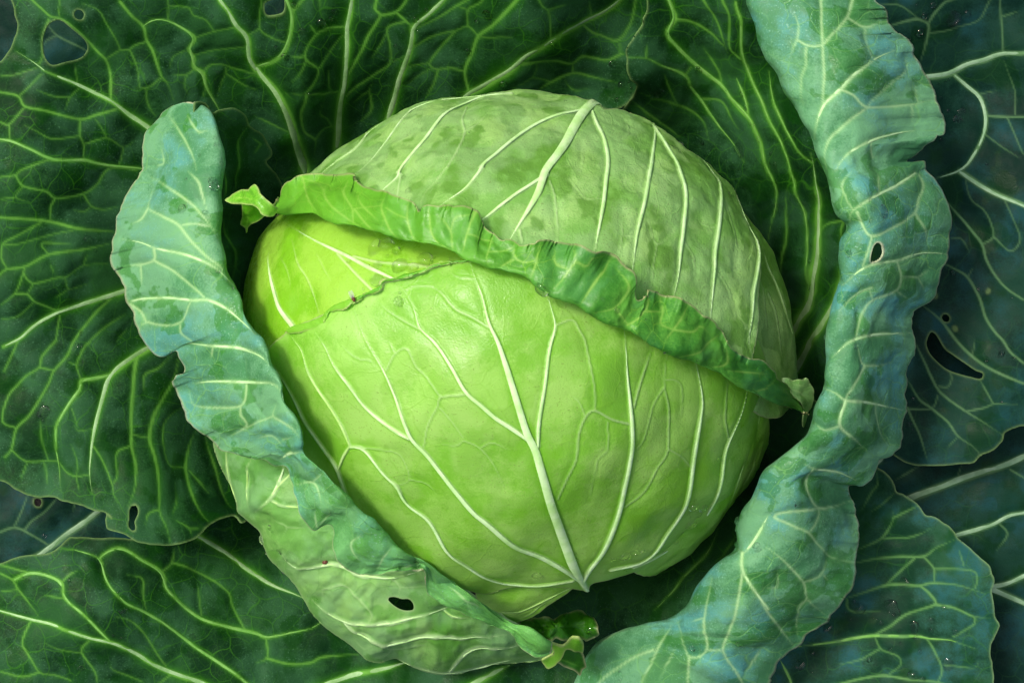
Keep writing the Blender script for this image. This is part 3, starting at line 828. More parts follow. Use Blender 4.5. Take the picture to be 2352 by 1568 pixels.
sheet('outer_leaf', 'BR', cab, M_BLUE,
      pts('''t32 700,1000 850,1080 990,1150 1100,1230 1160,1340 1180,1390 1250,1410 1350,1480 1425,1560 t33 1450,30 1530,50 1640,110 1720,190 1750,230 1900,360 2040,480
             2065,560 2085,620 2060,720 2080,850 2085,960 2120,1030 2120,1060 2060,1200 2045,1290 2060,1400 2070,1568 2070,1950 g 1700,1660 1680,1400'''),
      tps([(1980, 1080, .06), (2050, 1130, .07), (2250, 1290, .085), (2290, 1440, .085), (2280, 1568, .075), (2000, 1568, .06), (1780, 1568, .045), (1800, 1300, .04), (1950, 1250, .05),
           (2100, 1350, .07), (2100, 1450, .065), (2180, 1200, .075)]),
      '''
3: t32 850,1560 940,1390 990,1310 990,1200
2.5: t32 1150,1400 1040,1500 940,1568
3.5: t33 1150,0 1150,70 1050,230 900,310 780,360
3: t33 1150,50 1260,0 1400,-60
2.5: t33 1060,235 1250,240 1400,200 1490,150
4: t33 700,490 820,460 1000,425 1200,410 1420,405 1550,320 1720,250
3: t33 1330,430 1200,540 1080,660
3: t33 1420,410 1480,470 1525,530 1520,640
2.5: t33 1525,520 1750,520 1900,540 1930,600 1910,690
4.5: t33 600,840 690,800 870,740 1100,670 1380,680 1490,655 1700,660 1850,690 2000,740
4: t33 1390,680 1480,760 1530,850 1260,940 1120,1040 980,1120
4: t33 1530,850 1720,880 1900,960 2040,970
3: t33 740,800 740,870 800,910 1030,900
6 4: t33 150,1250 290,1230 600,1190 960,1130 1350,1130 1500,1165 1680,1180 1900,1250
2.5: t33 980,1130 1040,1250 1190,1310 1220,1390 1120,1480
2.5: t33 1030,1250 850,1350 640,1400
3: t33 1460,1160 1540,1300 1600,1450 1550,1568
5: t33 110,1360 170,1480 210,1568 230,1650
4: t33 500,1620 700,1568 900,1520 1080,1500 1300,1530 1550,1550 1700,1620
3: t33 1900,970 1890,1030 1700,1150
2: t33 1760,340 1800,490
2: t33 1620,1400 1900,1430 1930,1380
''', seed=9, quilt=.0007, ribmat=R_OUT, noise=((.006, 170, 2), (.0018, 50, 2)))

sheet('outer_leaf', 'BLL', cab, M_DEEP, pts('g -90,1060 330,1080 400,1160 330,1260 200,1330 -90,1330'),
      tps([(-90, 1060, .03), (330, 1080, .03), (330, 1260, .025), (-90, 1330, .035), (100, 1180, .04)]),
      '''
4: t03 -60,190 0,180 120,140 220,170 440,310
3: t03 220,165 290,80 400,0 t02 520,1440 600,1380
2.5: t03 130,140 190,0 t02 250,1410 270,1340
10 8: t02 1040,1470 960,1510 t03 760,110 600,220 440,340 300,420
2.5: t02 690,1440 670,1568
''', holes=[pts('t02 330,1440 375,1450 378,1490 350,1520 320,1500 315,1460')], seed=11, ribmat=R_DEEP)

sheet('outer_leaf', 'BL', cab, M_OUT,
      pts('''g -90,1330 t03 0,470 100,430 230,390 400,380 480,350 560,280 630,215 720,215 900,225 1100,230 1300,235 1600,150 1900,-40 2150,-120 2400,-60 g 700,1200 850,1270 1000,1340 1200,1430
             1350,1480 1400,1660 -90,1660'''),
      tps([(-90, 1330, .065), (60, 1290, .075), (160, 1235, .075), (350, 1240, .06), (520, 1240, .035), (650, 1330, .03), (0, 1568, .07), (300, 1450, .075), (300, 1568, .06), (600, 1500, .045),
           (900, 1568, .03), (1350, 1568, .02), (1000, 1480, .025), (230, 1330, .078)]),
      '''
4 8: t03 -60,900 0,920 270,1000 520,1040 820,1140 1040,1190 1250,1300 1450,1410 1620,1480 1850,1560 2000,1640
4 5: t03 400,330 680,340 920,420 950,540 1000,670 1150,830 1350,920 1550,1050 1780,1230 1950,1340 2150,1470 2270,1568 2400,1660
4 6: t03 920,410 960,370 1110,320 1300,430 1500,550 1540,680 1650,800 1870,980 2100,1050 2351,1110 t13 90,1150 300,1110 500,1070 580,1020 700,950
3: t03 1500,540 1580,460 1590,330
3: t03 1590,460 1750,510 1920,590 2100,730 2140,850 2240,1060
5 4: t03 120,620 240,560 400,580 570,650 600,780 780,930 900,1060 1000,1160
3: t03 570,640 640,570 720,530
3: t03 230,550 0,480
3: t03 0,560 100,620 140,710 230,830 330,960
2: t03 0,730 130,715
2.5: t03 400,770 600,785
3: t03 260,1000 210,1130 200,1230 290,1350 360,1470 500,1510 640,1560
3: t03 360,1470 200,1510 0,1460
3: t03 820,1170 750,1250 750,1320 870,1480 890,1568
2: t03 740,1310 560,1270 420,1200
3: t03 1060,950 1200,1000 1320,1110 1450,1310 1520,1400
2.5: t03 1830,650 1870,950
2.5: t03 1180,570 1320,600 1330,750 1360,880
2.5: t03 1570,1480 1450,1568
2: t03 1010,1380 1030,1450 1300,1550
8 6: t03 1750,200 1850,250 2050,360 2200,480 2351,580 t13 150,670 390,770 500,830
3: t13 90,1150 100,1330 0,1380
4: t13 100,1340 300,1390 500,1380 600,1330 940,1300
9: t13 550,1620 680,1568 900,1490 1150,1440 1330,1390 1500,1340
10: t13 1900,1620 2000,1568 2200,1460 2351,1390
''', seed=13, quilt=.0007, ribmat=R_OUT, noise=((.007, 180, 2), (.0018, 55, 2)))

sheet('outer_leaf', 'UT', cab, M_DEEP, pts('g 1150,120 1400,60 1650,120 1720,300 1760,520 1600,520 1300,420'),
      tps([(1150, 120, .03), (1650, 120, .03), (1760, 520, .02), (1300, 420, .02)]), '4: g 1500,80 1520,250 1560,430\n3: g 1300,200 1450,270 1560,400', seed=61, ribmat=R_DEEP)

# ---- right outer leaf: inner wall in two stretches, then its broad rolled-over margin -------------
V_TR = '''
5 7: t20 1400,-80 1440,0 1480,80 1520,200 1440,320 1520,430 1680,590 1930,770 2060,940 2200,1090 2260,1250 2330,1560 t31 50,170 0,450 -40,650
4: t20 1520,200 1640,210 1800,290 1960,380
4: t20 1730,-60 1760,0 1870,160 1960,330 2000,460
4: t20 1920,-60 1950,0 2020,110 2030,380 2140,520
5: t20 2080,0 2100,60 2150,150 2150,400 2180,620 2250,830 2351,1050 t30 140,1340 190,1568 t31 240,180 300,400 320,700 330,1050 320,1300
5: t20 2080,700 2140,860 2190,1060
5 4: t20 1060,540 1240,545 1400,620 1580,680 1640,800 1750,940 1850,1100 2040,1350 2130,1500
3: t20 1580,680 1640,610
4: t20 1180,860 1350,900 1510,950 1740,1110 1800,1300
4: t20 1100,960 1300,1060 1560,1260
3: t20 1240,545 1250,420
3: t20 1760,450 1900,640 1930,760
3: t20 1750,910 1930,930 2100,1200
3: t20 1400,680 1440,800 1510,940
7 14: t30 430,1400 430,1560 t31 440,200 420,450 420,750 380,950 320,1200 230,1450 150,1600
5: t30 10,650 30,850 60,960 180,1200 300,1380 410,1490
9 13: t31 720,800 660,900 620,1020 520,1300 380,1568 t32 260,220 150,400
3: t31 640,470 500,500 450,560
3: t31 650,490 620,830
4: t31 150,180 130,400 120,680 90,850 110,1100
'''
R_leaf = sheet('outer_leaf', 'TR', cab, M_OUT,
      pts('''g 1487,-80 1486,0 1487,30 1478,46 1477,58 1458,85 1441,105 1435,125 1437,140 1441,160 1451,178 1463,195 1452,230 1420,290 1560,430 1690,620 1770,820 1810,960 1870,980
             1925,860 1965,620 1930,400 1880,300 1840,200 1790,60 1770,-80'''),
      tps([(1830, 930, .04), (1780, 700, .05), (1700, 480, .05), (1560, 330, .045), (1450, 260, .055), (1441, 120, .112), (1480, 0, .122), (1600, 0, .12), (1700, 0, .135), (1650, 150, .09),
           (1760, 150, .115), (1850, 350, .135), (1920, 600, .14), (1890, 800, .10), (1600, 230, .075), (1460, 190, .098)]),
      V_TR, seed=15, quilt=.0007, ribmat=R_OUT, noise=((.006, 150, 2), (.0016, 45, 2)))
sheet('inner_surface', 'BW', R_leaf, M_OUT,
      pts('g 1790,900 1900,950 1880,1060 1780,1180 1730,1260 1660,1380 1620,1460 1420,1500 1330,1600 1190,1600 1200,1450 1330,1300 1500,1200 1680,1050'),
      tps([(1790, 900, .04), (1880, 1000, .13), (1750, 1050, .05), (1560, 1230, .04), (1400, 1340, .035), (1250, 1450, .02), (1250, 1600, .015), (1400, 1480, .035), (1330, 1600, .02), (1500, 1430, .06), (1620, 1450, .08), (1640, 1330, .085), (1740, 1220, .10), (1840, 1080, .12)]),
      '5 3: t23 1860,130 1780,380 1620,550 1500,700 1420,780 1300,900\n3: t23 2050,200 1900,420\n4: t22 2200,1330 2180,1480 t23 2050,60', seed=17, ribmat=R_OUT)

R_IN = pts('''g 1700,-90 1716,0 1727,45 1741,80 1764,140 1790,208 1822,252 1836,275 1866,312 1865,338 1872,368 1896,392
 t31 575,130 590,300 640,420 715,490 690,560 680,620 660,720 665,850 690,960 680,1060 640,1150 600,1260 560,1400 550,1568
 t32 560,120 500,270 500,380 530,430 440,600 430,750 370,850 330,900 300,960 100,1100 0,1200 t22 2250,1290 2230,1400 2150,1568 t23 2110,0 2080,80 2065,200 2070,350 1850,500 1740,620 1680,760 1600,900 1480,980
 1300,1020 1100,1060 920,1120 770,1210 690,1350 600,1568 500,1800''')
R_OUTE = pts('''g 1990,-90 t30 1000,0 1060,70 1105,160 1150,270 1270,390 1390,580 1460,690 1500,830 1535,920 1570,1050 1600,1150 1565,1250 1450,1300 1340,1410 1280,1480 1360,1475 1440,1480 1490,1560
 t31 1550,90 1610,200 1640,350 1655,430 1640,600 1650,760 1580,900 1550,1060 1490,1180 1430,1230 1310,1350 1320,1420 1345,1480 1350,1568
 t32 1330,150 1280,330 1275,500 1295,640 1240,770 1220,920 1160,1010 1070,1060 1010,1090 970,1180 885,1300 800,1300 700,1310 720,1400 770,1480 810,1560
 t33 860,110 860,200 830,350 810,490 770,640 690,790 580,970 480,1050 370,1130 320,1220 260,1250 90,1340 50,1450 0,1568 -90,1800''')
R_BASE = tps([(1720, 0, .165), (1800, 220, .17), (1870, 350, .18), (1930, 550, .185), (1930, 700, .185), (1900, 850, .18), (1850, 1030, .165), (1720, 1180, .145), (1690, 1270, .14), (1600, 1380, .12), (1560, 1430, .105),
              (1420, 1440, .075), (1360, 1490, .062), (1320, 1568, .055), (1480, 1500, .092), (1560, 1560, .10), (1650, 1500, .12), (1740, 1400, .135), (1800, 1250, .145), (1850, 1130, .155),
              (2030, 0, .165), (2100, 200, .16), (2160, 290, .15), (2090, 365, .16), (2175, 500, .15), (2130, 700, .145), (2085, 850, .14), (2080, 1000, .125), (1990, 1110, .125), (1950, 1140, .12), (1970, 1230, .115), (1950, 1350, .115), (1830, 1490, .10), (1770, 1568, .095),
              (1950, 150, .185), (2000, 450, .19), (2030, 600, .185), (1990, 850, .175), (1960, 1000, .165)])
V_R = '''
4: t30 500,-60 500,30 500,400 500,700 495,970
4: t30 800,-60 780,20 740,150 600,300 500,400 370,420 270,370
3: t30 750,160 900,240 1040,210
2.5: t30 900,240 930,420 980,540
5 6: t30 1170,460 980,550 800,700 680,820 500,970 430,1150 410,1280
4: t30 690,830 800,880 920,980 1330,960 1500,920
3: t30 1270,480 1280,640 1150,760 940,960
4: t30 920,990 750,1120 580,1250 510,1400 520,1560
4 5: t30 1350,1200 1200,1220 980,1280 800,1370 680,1470 620,1568
3: t30 980,1290 1000,1440 1050,1440
2.5: t30 1360,790 1370,930
2.5: t30 1320,970 1330,1120
3: t30 350,440 340,600 290,720 290,980
3: t30 240,130 280,240 260,380 180,560
4 5: t31 1360,20 1180,140 1050,200 860,310 770,380 740,480
3: t31 1030,0 1040,180
3: t31 770,0 680,130 720,260 770,350
4: t31 820,380 880,530 960,600 1150,540 1360,400 1390,270 1430,150 1400,30
3.5: t31 960,600 910,760 870,880
3: t31 1380,390 1450,540 1480,650
3.5 5: t31 1640,770 1500,750 1350,780 1200,830 950,870 800,950 690,1050
3.5: t31 1200,830 1230,980 1190,1100 960,1190 860,1320 810,1520
3: t31 1230,980 1390,980 1480,920
2.5: t31 1190,1110 1290,1180
3: t31 960,1080 790,1160 650,1290
2: t31 940,1080 960,1190
2: t31 1390,980 1440,1090
4 5: t31 1340,1490 1100,1500 900,1520 750,1568 t32 680,60 590,150
3.5: t32 820,20 860,160 900,220 1050,220 1160,190
4: t32 900,230 820,330 730,450 700,520
6 3: t32 530,430 620,470 700,530 850,550 1050,590 1270,640
5 4: t32 700,530 650,750 800,900 880,980
3: t32 640,760 520,800 440,750
2.5: t32 1000,600 1030,800 1110,960
5 3: t32 330,1120 430,1170 650,1200 800,1260
4: t32 400,1180 360,1350 450,1520 640,1500 740,1460
4: t32 450,1530 t33 60,30 200,110 350,180 460,300 590,410 800,460
3: t33 350,180 440,50 460,-30
4: t33 0,330 150,450 330,650 360,790 520,940
3: t33 330,650 480,590 550,440
2: t33 500,560 560,630
3: t33 360,790 280,880 280,1130
4: t33 -60,820 0,920 100,1050 230,1220
2.5: t33 0,700 90,690 100,560
5: t23 2351,30 2260,200 2120,380 2070,330
5 4: t23 2110,370 2130,550 2250,750 2351,880
4: t23 2120,560 2060,900 1990,1100 1940,1270 2050,1450 2120,1568
4: t23 1840,600 1780,950 1780,1270 1620,1330 1570,1130 1540,1000
3: t23 1780,1270 1930,1270
4: t23 1620,1330 1610,1568
2.5: t23 1780,960 1660,1000
3: t23 2150,1450 2300,1240
4: t23 1180,1010 950,1110 720,1240
3.5: t23 1480,1030 1330,1280 1190,1568
3.5: t23 1310,1260 1120,1330 950,1440 840,1520 780,1600
2.5: t23 1500,1250 1350,1530
'''
strip('rolled_margin', 'R', R_leaf, M_ROLL, R_IN, R_OUTE, R_BASE,
      [(2.2, .05, -3.2), (1.0, 0, -1.5), (.12, 0, -.5), (.05, 0, .15), (.45, 0, .8), (1.2, .04, 1.05), (1.0, .3, 1.1), (.5, .62, .7), (0, 1, 0)],
      lambda W, s: np.clip(W * .16, 10, 42) * np.clip((.86 - s) / .12 + .35, .35, 1), V_R,
      holes=[pts('t31 1010,660 1045,680 1060,740 1040,800 1010,835 950,845 948,770 975,690')],
      seed=19, quilt=.0008, ribmat=R_ROLL, tube=3.0, noise=((.003, 130, 2), (.0010, 45, 2)))

# ---- head: inner leaf, side leaves, front leaf, back leaf ----------------------------------------
sheet('head_leaf', 'I', cab, M_INNER, pts('g 545,640 560,580 590,520 640,490 760,470 950,500 1150,560 1300,640 1250,760 1000,800 800,900 640,980 580,900 556,780 546,700'), None,
      '''
4 7: t11 300,500 500,620 700,720 850,790 1050,900 1250,990 1500,1120
4 5: t11 760,770 900,920 1080,1110 1200,1250
4: t11 900,790 1150,850 1400,870 1620,880 1900,900
7 9: t11 130,760 120,800 170,1050 250,1280 340,1420 420,1560
3: t11 340,640 400,850 500,1020 560,1240 620,1400
1.6: t11 240,800 310,930 330,1080
1.6: t11 560,760 620,870 700,1020
''', head=HD_I, seed=21, quilt=.0003, ridge=.0009, ribmat=R_HEAD, noise=((.004, 200, 2), (.0006, 60, 2)), tube=3)

for k, (key, pl, hd, vn) in enumerate([
    ('S1', 'g 1640,420 1760,560 1800,660 1822,760 1832,860 1815,930 1760,960 1690,900 1650,700', (1188, 815, 648, 590, .110, .108),
     '6: t31 -60,700 0,900 60,1050 150,1300 220,1500 t32 250,100\n4: t31 0,1130 80,1350 100,1568 t32 130,200\n3: t31 -60,1000 -20,1200 10,1500'),
    ('S2', 'g 1560,860 1740,860 1768,960 1768,1040 1735,1100 1690,1150 1600,1250 1480,1320 1400,1250 1500,1000', (1172, 800, 650, 598, .112, .110),
     '5: t22 1950,1568 2080,1250 2180,950 2230,600\n4: t22 2070,1450 2200,1200 2290,950\n3: t22 2290,560 2270,800'),
    ('S3', 'g 1100,1300 1150,1310 1200,1330 1320,1330 1330,1345 1260,1390 1200,1425 1160,1432 1110,1400 1090,1350', (1150, 812, 640, 622, .100, .090),
     '5: t23 600,680 400,760 150,870 0,910 t13 2100,900\n4: t23 300,830 150,930 30,990'),
]):
    sheet('head_leaf', key, cab, M_BACK if key == 'S1' else M_FRONT, pts(pl), None, vn, head=hd, seed=23 + k, quilt=.0003, ridge=.0008, ribmat=R_HEAD, tube=2.4, noise=((.003, 160, 2), (.0006, 50, 2)))

V_F = '''
15 4: t23 690,690 650,640 560,480 480,280 400,50 t22 380,1568 330,1400 250,1120 210,980 150,880 90,700 30,500 0,400 t12 2290,200 2220,0 t11 2140,1400 2080,1150 2010,980 1970,850 1940,760
10 3.5: t23 610,610 500,530 300,440 100,350 0,280 t13 2250,190 2100,60 2010,0 t12 1850,1400 1700,1230 1550,1040 1430,910 1350,730 1250,500 1160,280 1080,130 1010,0 t11 940,1380 890,1250
7 3: t22 160,920 0,800 t12 2200,710 2080,600 1930,470 1800,250 1620,0 t11 1480,1440 1450,1300 1400,1180 1350,1090 1310,1060
4: t11 2140,1440 1990,1350 1830,1270 1700,1120 1620,1060 1620,980
3: t11 1620,1060 1450,1050 1360,1090
3: t11 1480,1450 1330,1370 1180,1270 1100,1190
2: t11 2000,1000 1850,980 1780,930
6 3: t12 1400,900 1200,780 1050,670 950,550 880,420 780,280 700,130 680,60 630,0 t11 560,1470
5.5: t12 850,970 780,790 680,600 560,380 480,210 430,80 350,0 t11 300,1500
9 5: t13 1000,150 900,0 t12 850,1480 760,1250 720,1150 600,980 470,770 400,600 310,440 200,280 140,190 60,80
5: t12 850,970 780,1080 745,1190
5 7: t12 850,980 940,980 1000,1030 1100,1160 1200,1280 1280,1350 1330,1480 1400,1560 t13 1560,100 1660,230 1760,370 1900,480 2100,620 2250,690 2351,700 t23 200,690 400,640 560,610
3: t12 1175,270 1250,120 1360,70 1450,250 1530,320 1690,520
3: t12 1920,490 1690,520 1660,600 1570,780 1530,980
2: t12 1680,620 1800,760 1900,900
2: t12 1250,110 1200,0
2: t12 1900,920 1830,970 1700,960
2: t12 1900,920 2050,990 2180,1150 2280,1350
2: t12 2060,990 2170,940 2300,1000
2: t12 980,990 1270,1040 1350,1150 1390,1300 1290,1350
2: t12 1390,1300 1550,1340 1640,1420
2: t12 1050,180 930,150 800,30
6 3: t22 240,960 240,800 270,580 300,400 330,150 360,0 t21 400,1430 350,1250 320,1140 300,1050
3: t21 400,1420 550,1370 620,1470 670,1568 t22 710,250 740,450 740,620
10 5: t23 640,640 700,520 820,390 920,200 1000,0 t22 1060,1250 1090,1000 1080,800 1070,500 1050,250 1035,0 t21 1020,1400
4: t22 1110,600 1180,400 1250,200 1300,40
3.5: t22 1050,740 900,700 740,620 660,680 600,850 580,1050 500,1250 420,1450
2: t22 860,720 860,970 770,1070 740,1300 710,1500
3.5: t22 1440,60 1410,400 1460,650 1440,980 1330,1170 1220,1380 1050,1540
2.5: t22 1440,990 1560,1060 1640,1150
2.5: t22 1410,420 1300,600 1200,900 1150,980
2: t22 1420,360 1480,350 1560,400 1580,560 1580,700
2: t22 660,680 600,540 520,480
9 8: t23 900,520 1150,440 1300,340 1450,170 1550,0 t22 1640,1250 1700,950 1760,600 1750,480 1720,300 1690,150
8 7: t23 1100,480 1300,390 1500,300 1680,170 1780,0 t22 1880,1300 2000,930 2100,650 2150,470 2170,350
3: t22 2000,900 1960,720 1970,380
'''
F_leaf = sheet('head_leaf', 'F', cab, M_FRONT,
      pts('''t11 2200,700 1960,830 1800,830 1620,880 1450,940 1240,1000 1165,1010 1140,1040 1150,1075 1060,1105 910,1180 780,1215 660,1280 640,1310 520,1370 320,1440 260,1490 g 620,800
             600,850 610,930 720,1090 830,1205 930,1272 1040,1335 1110,1365 1180,1358 1270,1345 1325,1348 1345,1350 1360,1335 1400,1325 1480,1300 1560,1290 1640,1210 1700,1120 1745,1030 1765,920 1760,820 1700,740 1500,640 1300,560'''),
      None, V_F, head=HD_F, seed=27, quilt=.0003, ridge=.0011, ribmat=R_HEAD, tube=2.9, noise=((.004, 220, 2), (.0004, 70, 2)), margin_noise=1)
V_T = '''
16 6: t20 830,960 760,955 700,990 640,1040 560,1170 480,1320 400,1440 300,1568 t21 250,180 120,400 0,600 -60,700
7: t20 700,1000 660,1010 560,1020 300,1080 120,1170 0,1270 t10 2200,1420 2060,1568 t11 2090,0 1970,160 1850,250 1720,340 1600,420
6: t21 330,20 200,110 0,240 t11 2080,460 1900,560
8: t10 2351,850 2100,870 1900,930 1730,1050 1600,1200 1450,1380 1280,1568 t11 1320,0 1140,170 1000,300
6: t10 2351,842 2000,850 1800,880 1500,960 1350,1090 1150,1300 940,1568 t11 940,0 860,90
6: t10 1200,1040 1050,1160 900,1340 600,1560 t11 500,100
4: t10 820,1240 700,1350 600,1440 480,1550
3.5: t10 1930,950 1895,1100 1915,1220 1850,1400 1760,1568 t11 1750,0 1650,110 1530,220 1500,320
2.5: t10 1915,1200 2050,1120 2150,1020
4: t11 1310,20 1290,120 1270,240 1260,330
7: t20 740,1020 790,1120 850,1250 890,1400 880,1568 t21 875,0 850,250 800,520 760,720 730,850
7: t20 1100,1060 1240,1110 1310,1200 1300,1350 1270,1568 t21 1260,0 1220,250 1140,560 1100,900 1090,1050
8: t20 1300,1190 1420,1350 1530,1568 t21 1520,0 1580,250 1570,600 1540,950 1500,1150 1480,1250
8: t20 1700,1330 1790,1430 1850,1568 t21 1850,0 1910,200 1890,500 1860,900 1830,1340 1820,1450
8: t21 2050,180 2130,300 2230,600 2250,850 2200,1200 2150,1568 t22 2180,130
3: t21 350,80 400,250 430,560 420,700
4: t21 70,540 100,680
1.8: t21 520,40 600,150 690,240 830,240
1.8: t21 1040,60 1080,170 1200,185
1.8: t21 1000,600 1100,620
1.8: t21 960,850 1000,630 1000,400
1.8: t21 1240,440 1330,670 1500,560
1.8: t21 1330,680 1300,880 1290,1060
1.8: t21 1590,620 1690,800 1690,1000
1.8: t21 1700,420 1800,500 1860,520
1.8: t21 1900,930 2000,1100 2050,1350
1.8: t21 1960,300 2060,680 2050,900
1.8: t20 640,1260 660,1400 640,1560
1.8: t20 1040,1080 1080,1200 1000,1280
'''
T_leaf = sheet('head_leaf', 'T', cab, M_BACK,
      pts('''g 540,490 600,455 690,392 760,325 850,275 900,248 1000,218 1130,205 1220,207 1300,222 1340,238 1362,240 1378,243 1385,253 1420,255 1475,275 1560,330 1640,385 1700,465 1735,550 1745,620
             1738,720 1722,830 1735,900 1850,950 1780,920 1650,830 1500,740 1350,640 1200,600 1000,540 850,500 720,480 620,492'''),
      None, V_T, head=HD_T, seed=29, quilt=.0005, ridge=.0011, ribmat=R_HEAD, tube=2.9, noise=((.0035, 190, 2), (.0009, 60, 3)), margin_noise=.6)

T_IN = pts('''t11 60,330 150,400 300,415 430,385 540,410 700,480 900,510 980,550 1110,580 1300,640 1440,670 1600,700 1750,740 1900,800 1990,850 2170,905 2351,955
 t21 160,1010 230,1060 320,1130 420,1190 590,1250 720,1310 880,1400 1050,1450 1200,1540 t22 1400,90 1540,125 1690,180 1780,260 1880,295 2050,390 2150,460 2300,520 t32 0,545 150,605 250,600 310,650 345,720''')
T_OUT = pts('''t11 240,340 195,290 200,200 230,150 310,105 420,40 560,20 680,20 870,5 905,45 920,85 1050,150 1190,185 1270,250 1400,270 1470,330 1500,385 1540,370 1570,300 1690,320 1900,350 2030,390 2130,530 2190,555 2230,610 2351,645
 t21 100,690 260,650 420,670 590,675 750,725 920,760 1060,880 1120,960 1135,1050 1140,1150 1190,1190 1240,1150 1255,1070 1380,1110 1500,1150 1640,1220 1760,1310 1890,1420 1960,1470 1985,1568 t22 2030,70 2170,150 2290,150 2351,210
 t32 100,340 230,430 330,560 370,640 362,700''')
def head_z(hd):
    cx, cy, a, b, zc, c = hd
    def f(x, y):
        r = np.hypot((x - cx) / a, (y - cy) / b)
        return zc + c * np.where(r < .97, np.sqrt(np.maximum(1 - np.minimum(r, .97)**2, 0)), .243 - (np.maximum(r, .97) - .97) * 1.6)
    return f
strip('rolled_margin', 'TS', T_leaf, M_TROLL, T_IN, T_OUT, lambda x, y: head_z(HD_T)(x, y) + .0035,
      [(1.5, .1, .1), (.6, 0, .25), (0.02, 0, .9), (.25, 0, 1.5), (.8, .05, 1.9), (.6, .45, 2.1), (.3, .75, 2.1), (0, 1, 2.3)],
      lambda W, s: np.clip(W * .21, 6, 20), '''
3: t11 420,50 480,250 560,400
3: t11 640,60 630,200 700,330 850,450 980,550
3: t11 820,70 800,200 880,350 870,470
3: t11 920,190 960,300 1110,450
3: t11 900,350 1000,480 1110,580
3.4: t11 1180,190 1140,310 1180,450 1260,600 1330,660
3.4: t11 1400,280 1390,450 1450,670
3.4: t11 1590,320 1600,560 1700,720 1760,740
3: t11 1680,420 1780,540 1790,720
3.4: t11 2020,390 1940,560 1880,750
3: t11 2180,570 2120,750 2130,880
3: t11 2351,800 2230,890
2: t11 880,350 960,330 1140,310
2: t11 1940,570 2080,600 2180,640
2: t11 1390,430 1300,400 1180,330
2: t11 1780,540 1830,450 1940,430 2010,400
2: t11 630,190 560,110 440,70
2: t11 2130,730 2250,720 2351,700
3: t21 20,650 20,780 100,830 230,820
3.4: t21 265,660 220,850 160,1010
3: t21 390,740 400,850 520,900
3.4: t21 590,690 580,830 520,910 380,1080
2.5: t21 580,840 690,880 720,810 860,780
4: t21 920,780 860,900 780,1000 620,1250
3.4: t21 960,880 1070,1070 960,1250 760,1310
3: t21 970,1270 1070,1410
3.4: t21 1260,1080 1240,1270 1060,1430
3: t21 1380,1120 1400,1280 1380,1400 1490,1460
2.5: t21 1240,1290 1400,1280
3.4: t21 1640,1230 1550,1380 1400,1568
3: t21 1490,1460 1660,1480 1760,1430 1850,1500
3: t21 1950,1490 1840,1568 t22 1700,100 1540,120
3: t22 1980,60 1980,200 1860,260
2.5: t22 2351,300 2000,270
2.5: t22 2351,430 2250,470
2: t32 0,410 60,370 90,340
''', seed=37, quilt=.0006, ribmat=R_TROLL, tube=2.9, noise=((.003, 80, 2), (.0010, 30, 2)), step=2.8, grad=True)

# turned-out lip on the front leaf's upper margin
strip('rolled_margin', 'FL', F_leaf, M_LIP,
      pts('t11 1960,822 1800,826 1620,874 1450,934 1240,994 1170,1004 1142,1040 1142,1070 1060,1098 910,1172 780,1208 660,1270 640,1305 520,1365 320,1435 260,1485'),
      pts('t11 1965,834 1800,842 1625,892 1455,952 1245,1012 1160,1022 1157,1050 1157,1085 1075,1118 930,1187 870,1240 840,1262 675,1310 672,1355 600,1435 400,1492 290,1500'),
      lambda x, y: head_z(HD_F)(x, y) + .0012, [(1, .1, -.8), (.3, 0, -.3), (.0, 0, .3), (.3, 0, .8), (.6, .4, .9), (0, 1, .5)],
      lambda W, s: np.clip(W * .4, 3, 9), seed=39, step=1.6, quilt=0, noise=((.0008, 30, 2),), ruffle=.002)

# small twisted ends of the back leaf
sheet('leaf_lobe', 'TL1', T_leaf, M_LIME, pts('t01 2060,270 2120,210 2190,172 2300,180 2345,135 t11 20,150 60,230 130,300 200,350 150,410 60,400 0,330 t01 2210,300 2150,300'),
      tps([(520, 450, .165), (590, 440, .185), (600, 480, .19), (635, 490, .185), (560, 435, .175)]), '2.5: t01 2080,265 2200,240 2340,270', seed=41, quilt=.0002, noise=((.003, 30, 2),), step=1.8)
sheet('leaf_lobe', 'TL2', T_leaf, M_LIME, pts('t01 2210,300 2215,400 2205,490 2235,530 2252,585 2262,530 2351,470 t11 60,420 20,330 t01 2330,270'),
      tps([(552, 470, .15), (555, 525, .135), (590, 505, .15), (600, 480, .16)]), '2: t01 2252,560 2270,420 2330,300', seed=43, quilt=.0002, noise=((.003, 30, 2),), step=1.8)
sheet('leaf_lobe', 'TR2', T_leaf, M_BODY, pts('t32 130,330 230,350 290,335 350,360 380,340 410,390 435,450 420,560 385,640 365,740 330,800 325,700 345,650 300,560 220,460 150,400'),
      tps([(1800, 870, .15), (1860, 875, .145), (1870, 900, .14), (1850, 980, .125), (1835, 920, .15)]), '2.5: t32 210,420 330,470 380,560\n2: t32 240,380 380,420', seed=45, quilt=.0003, noise=((.004, 40, 2),), step=1.8)

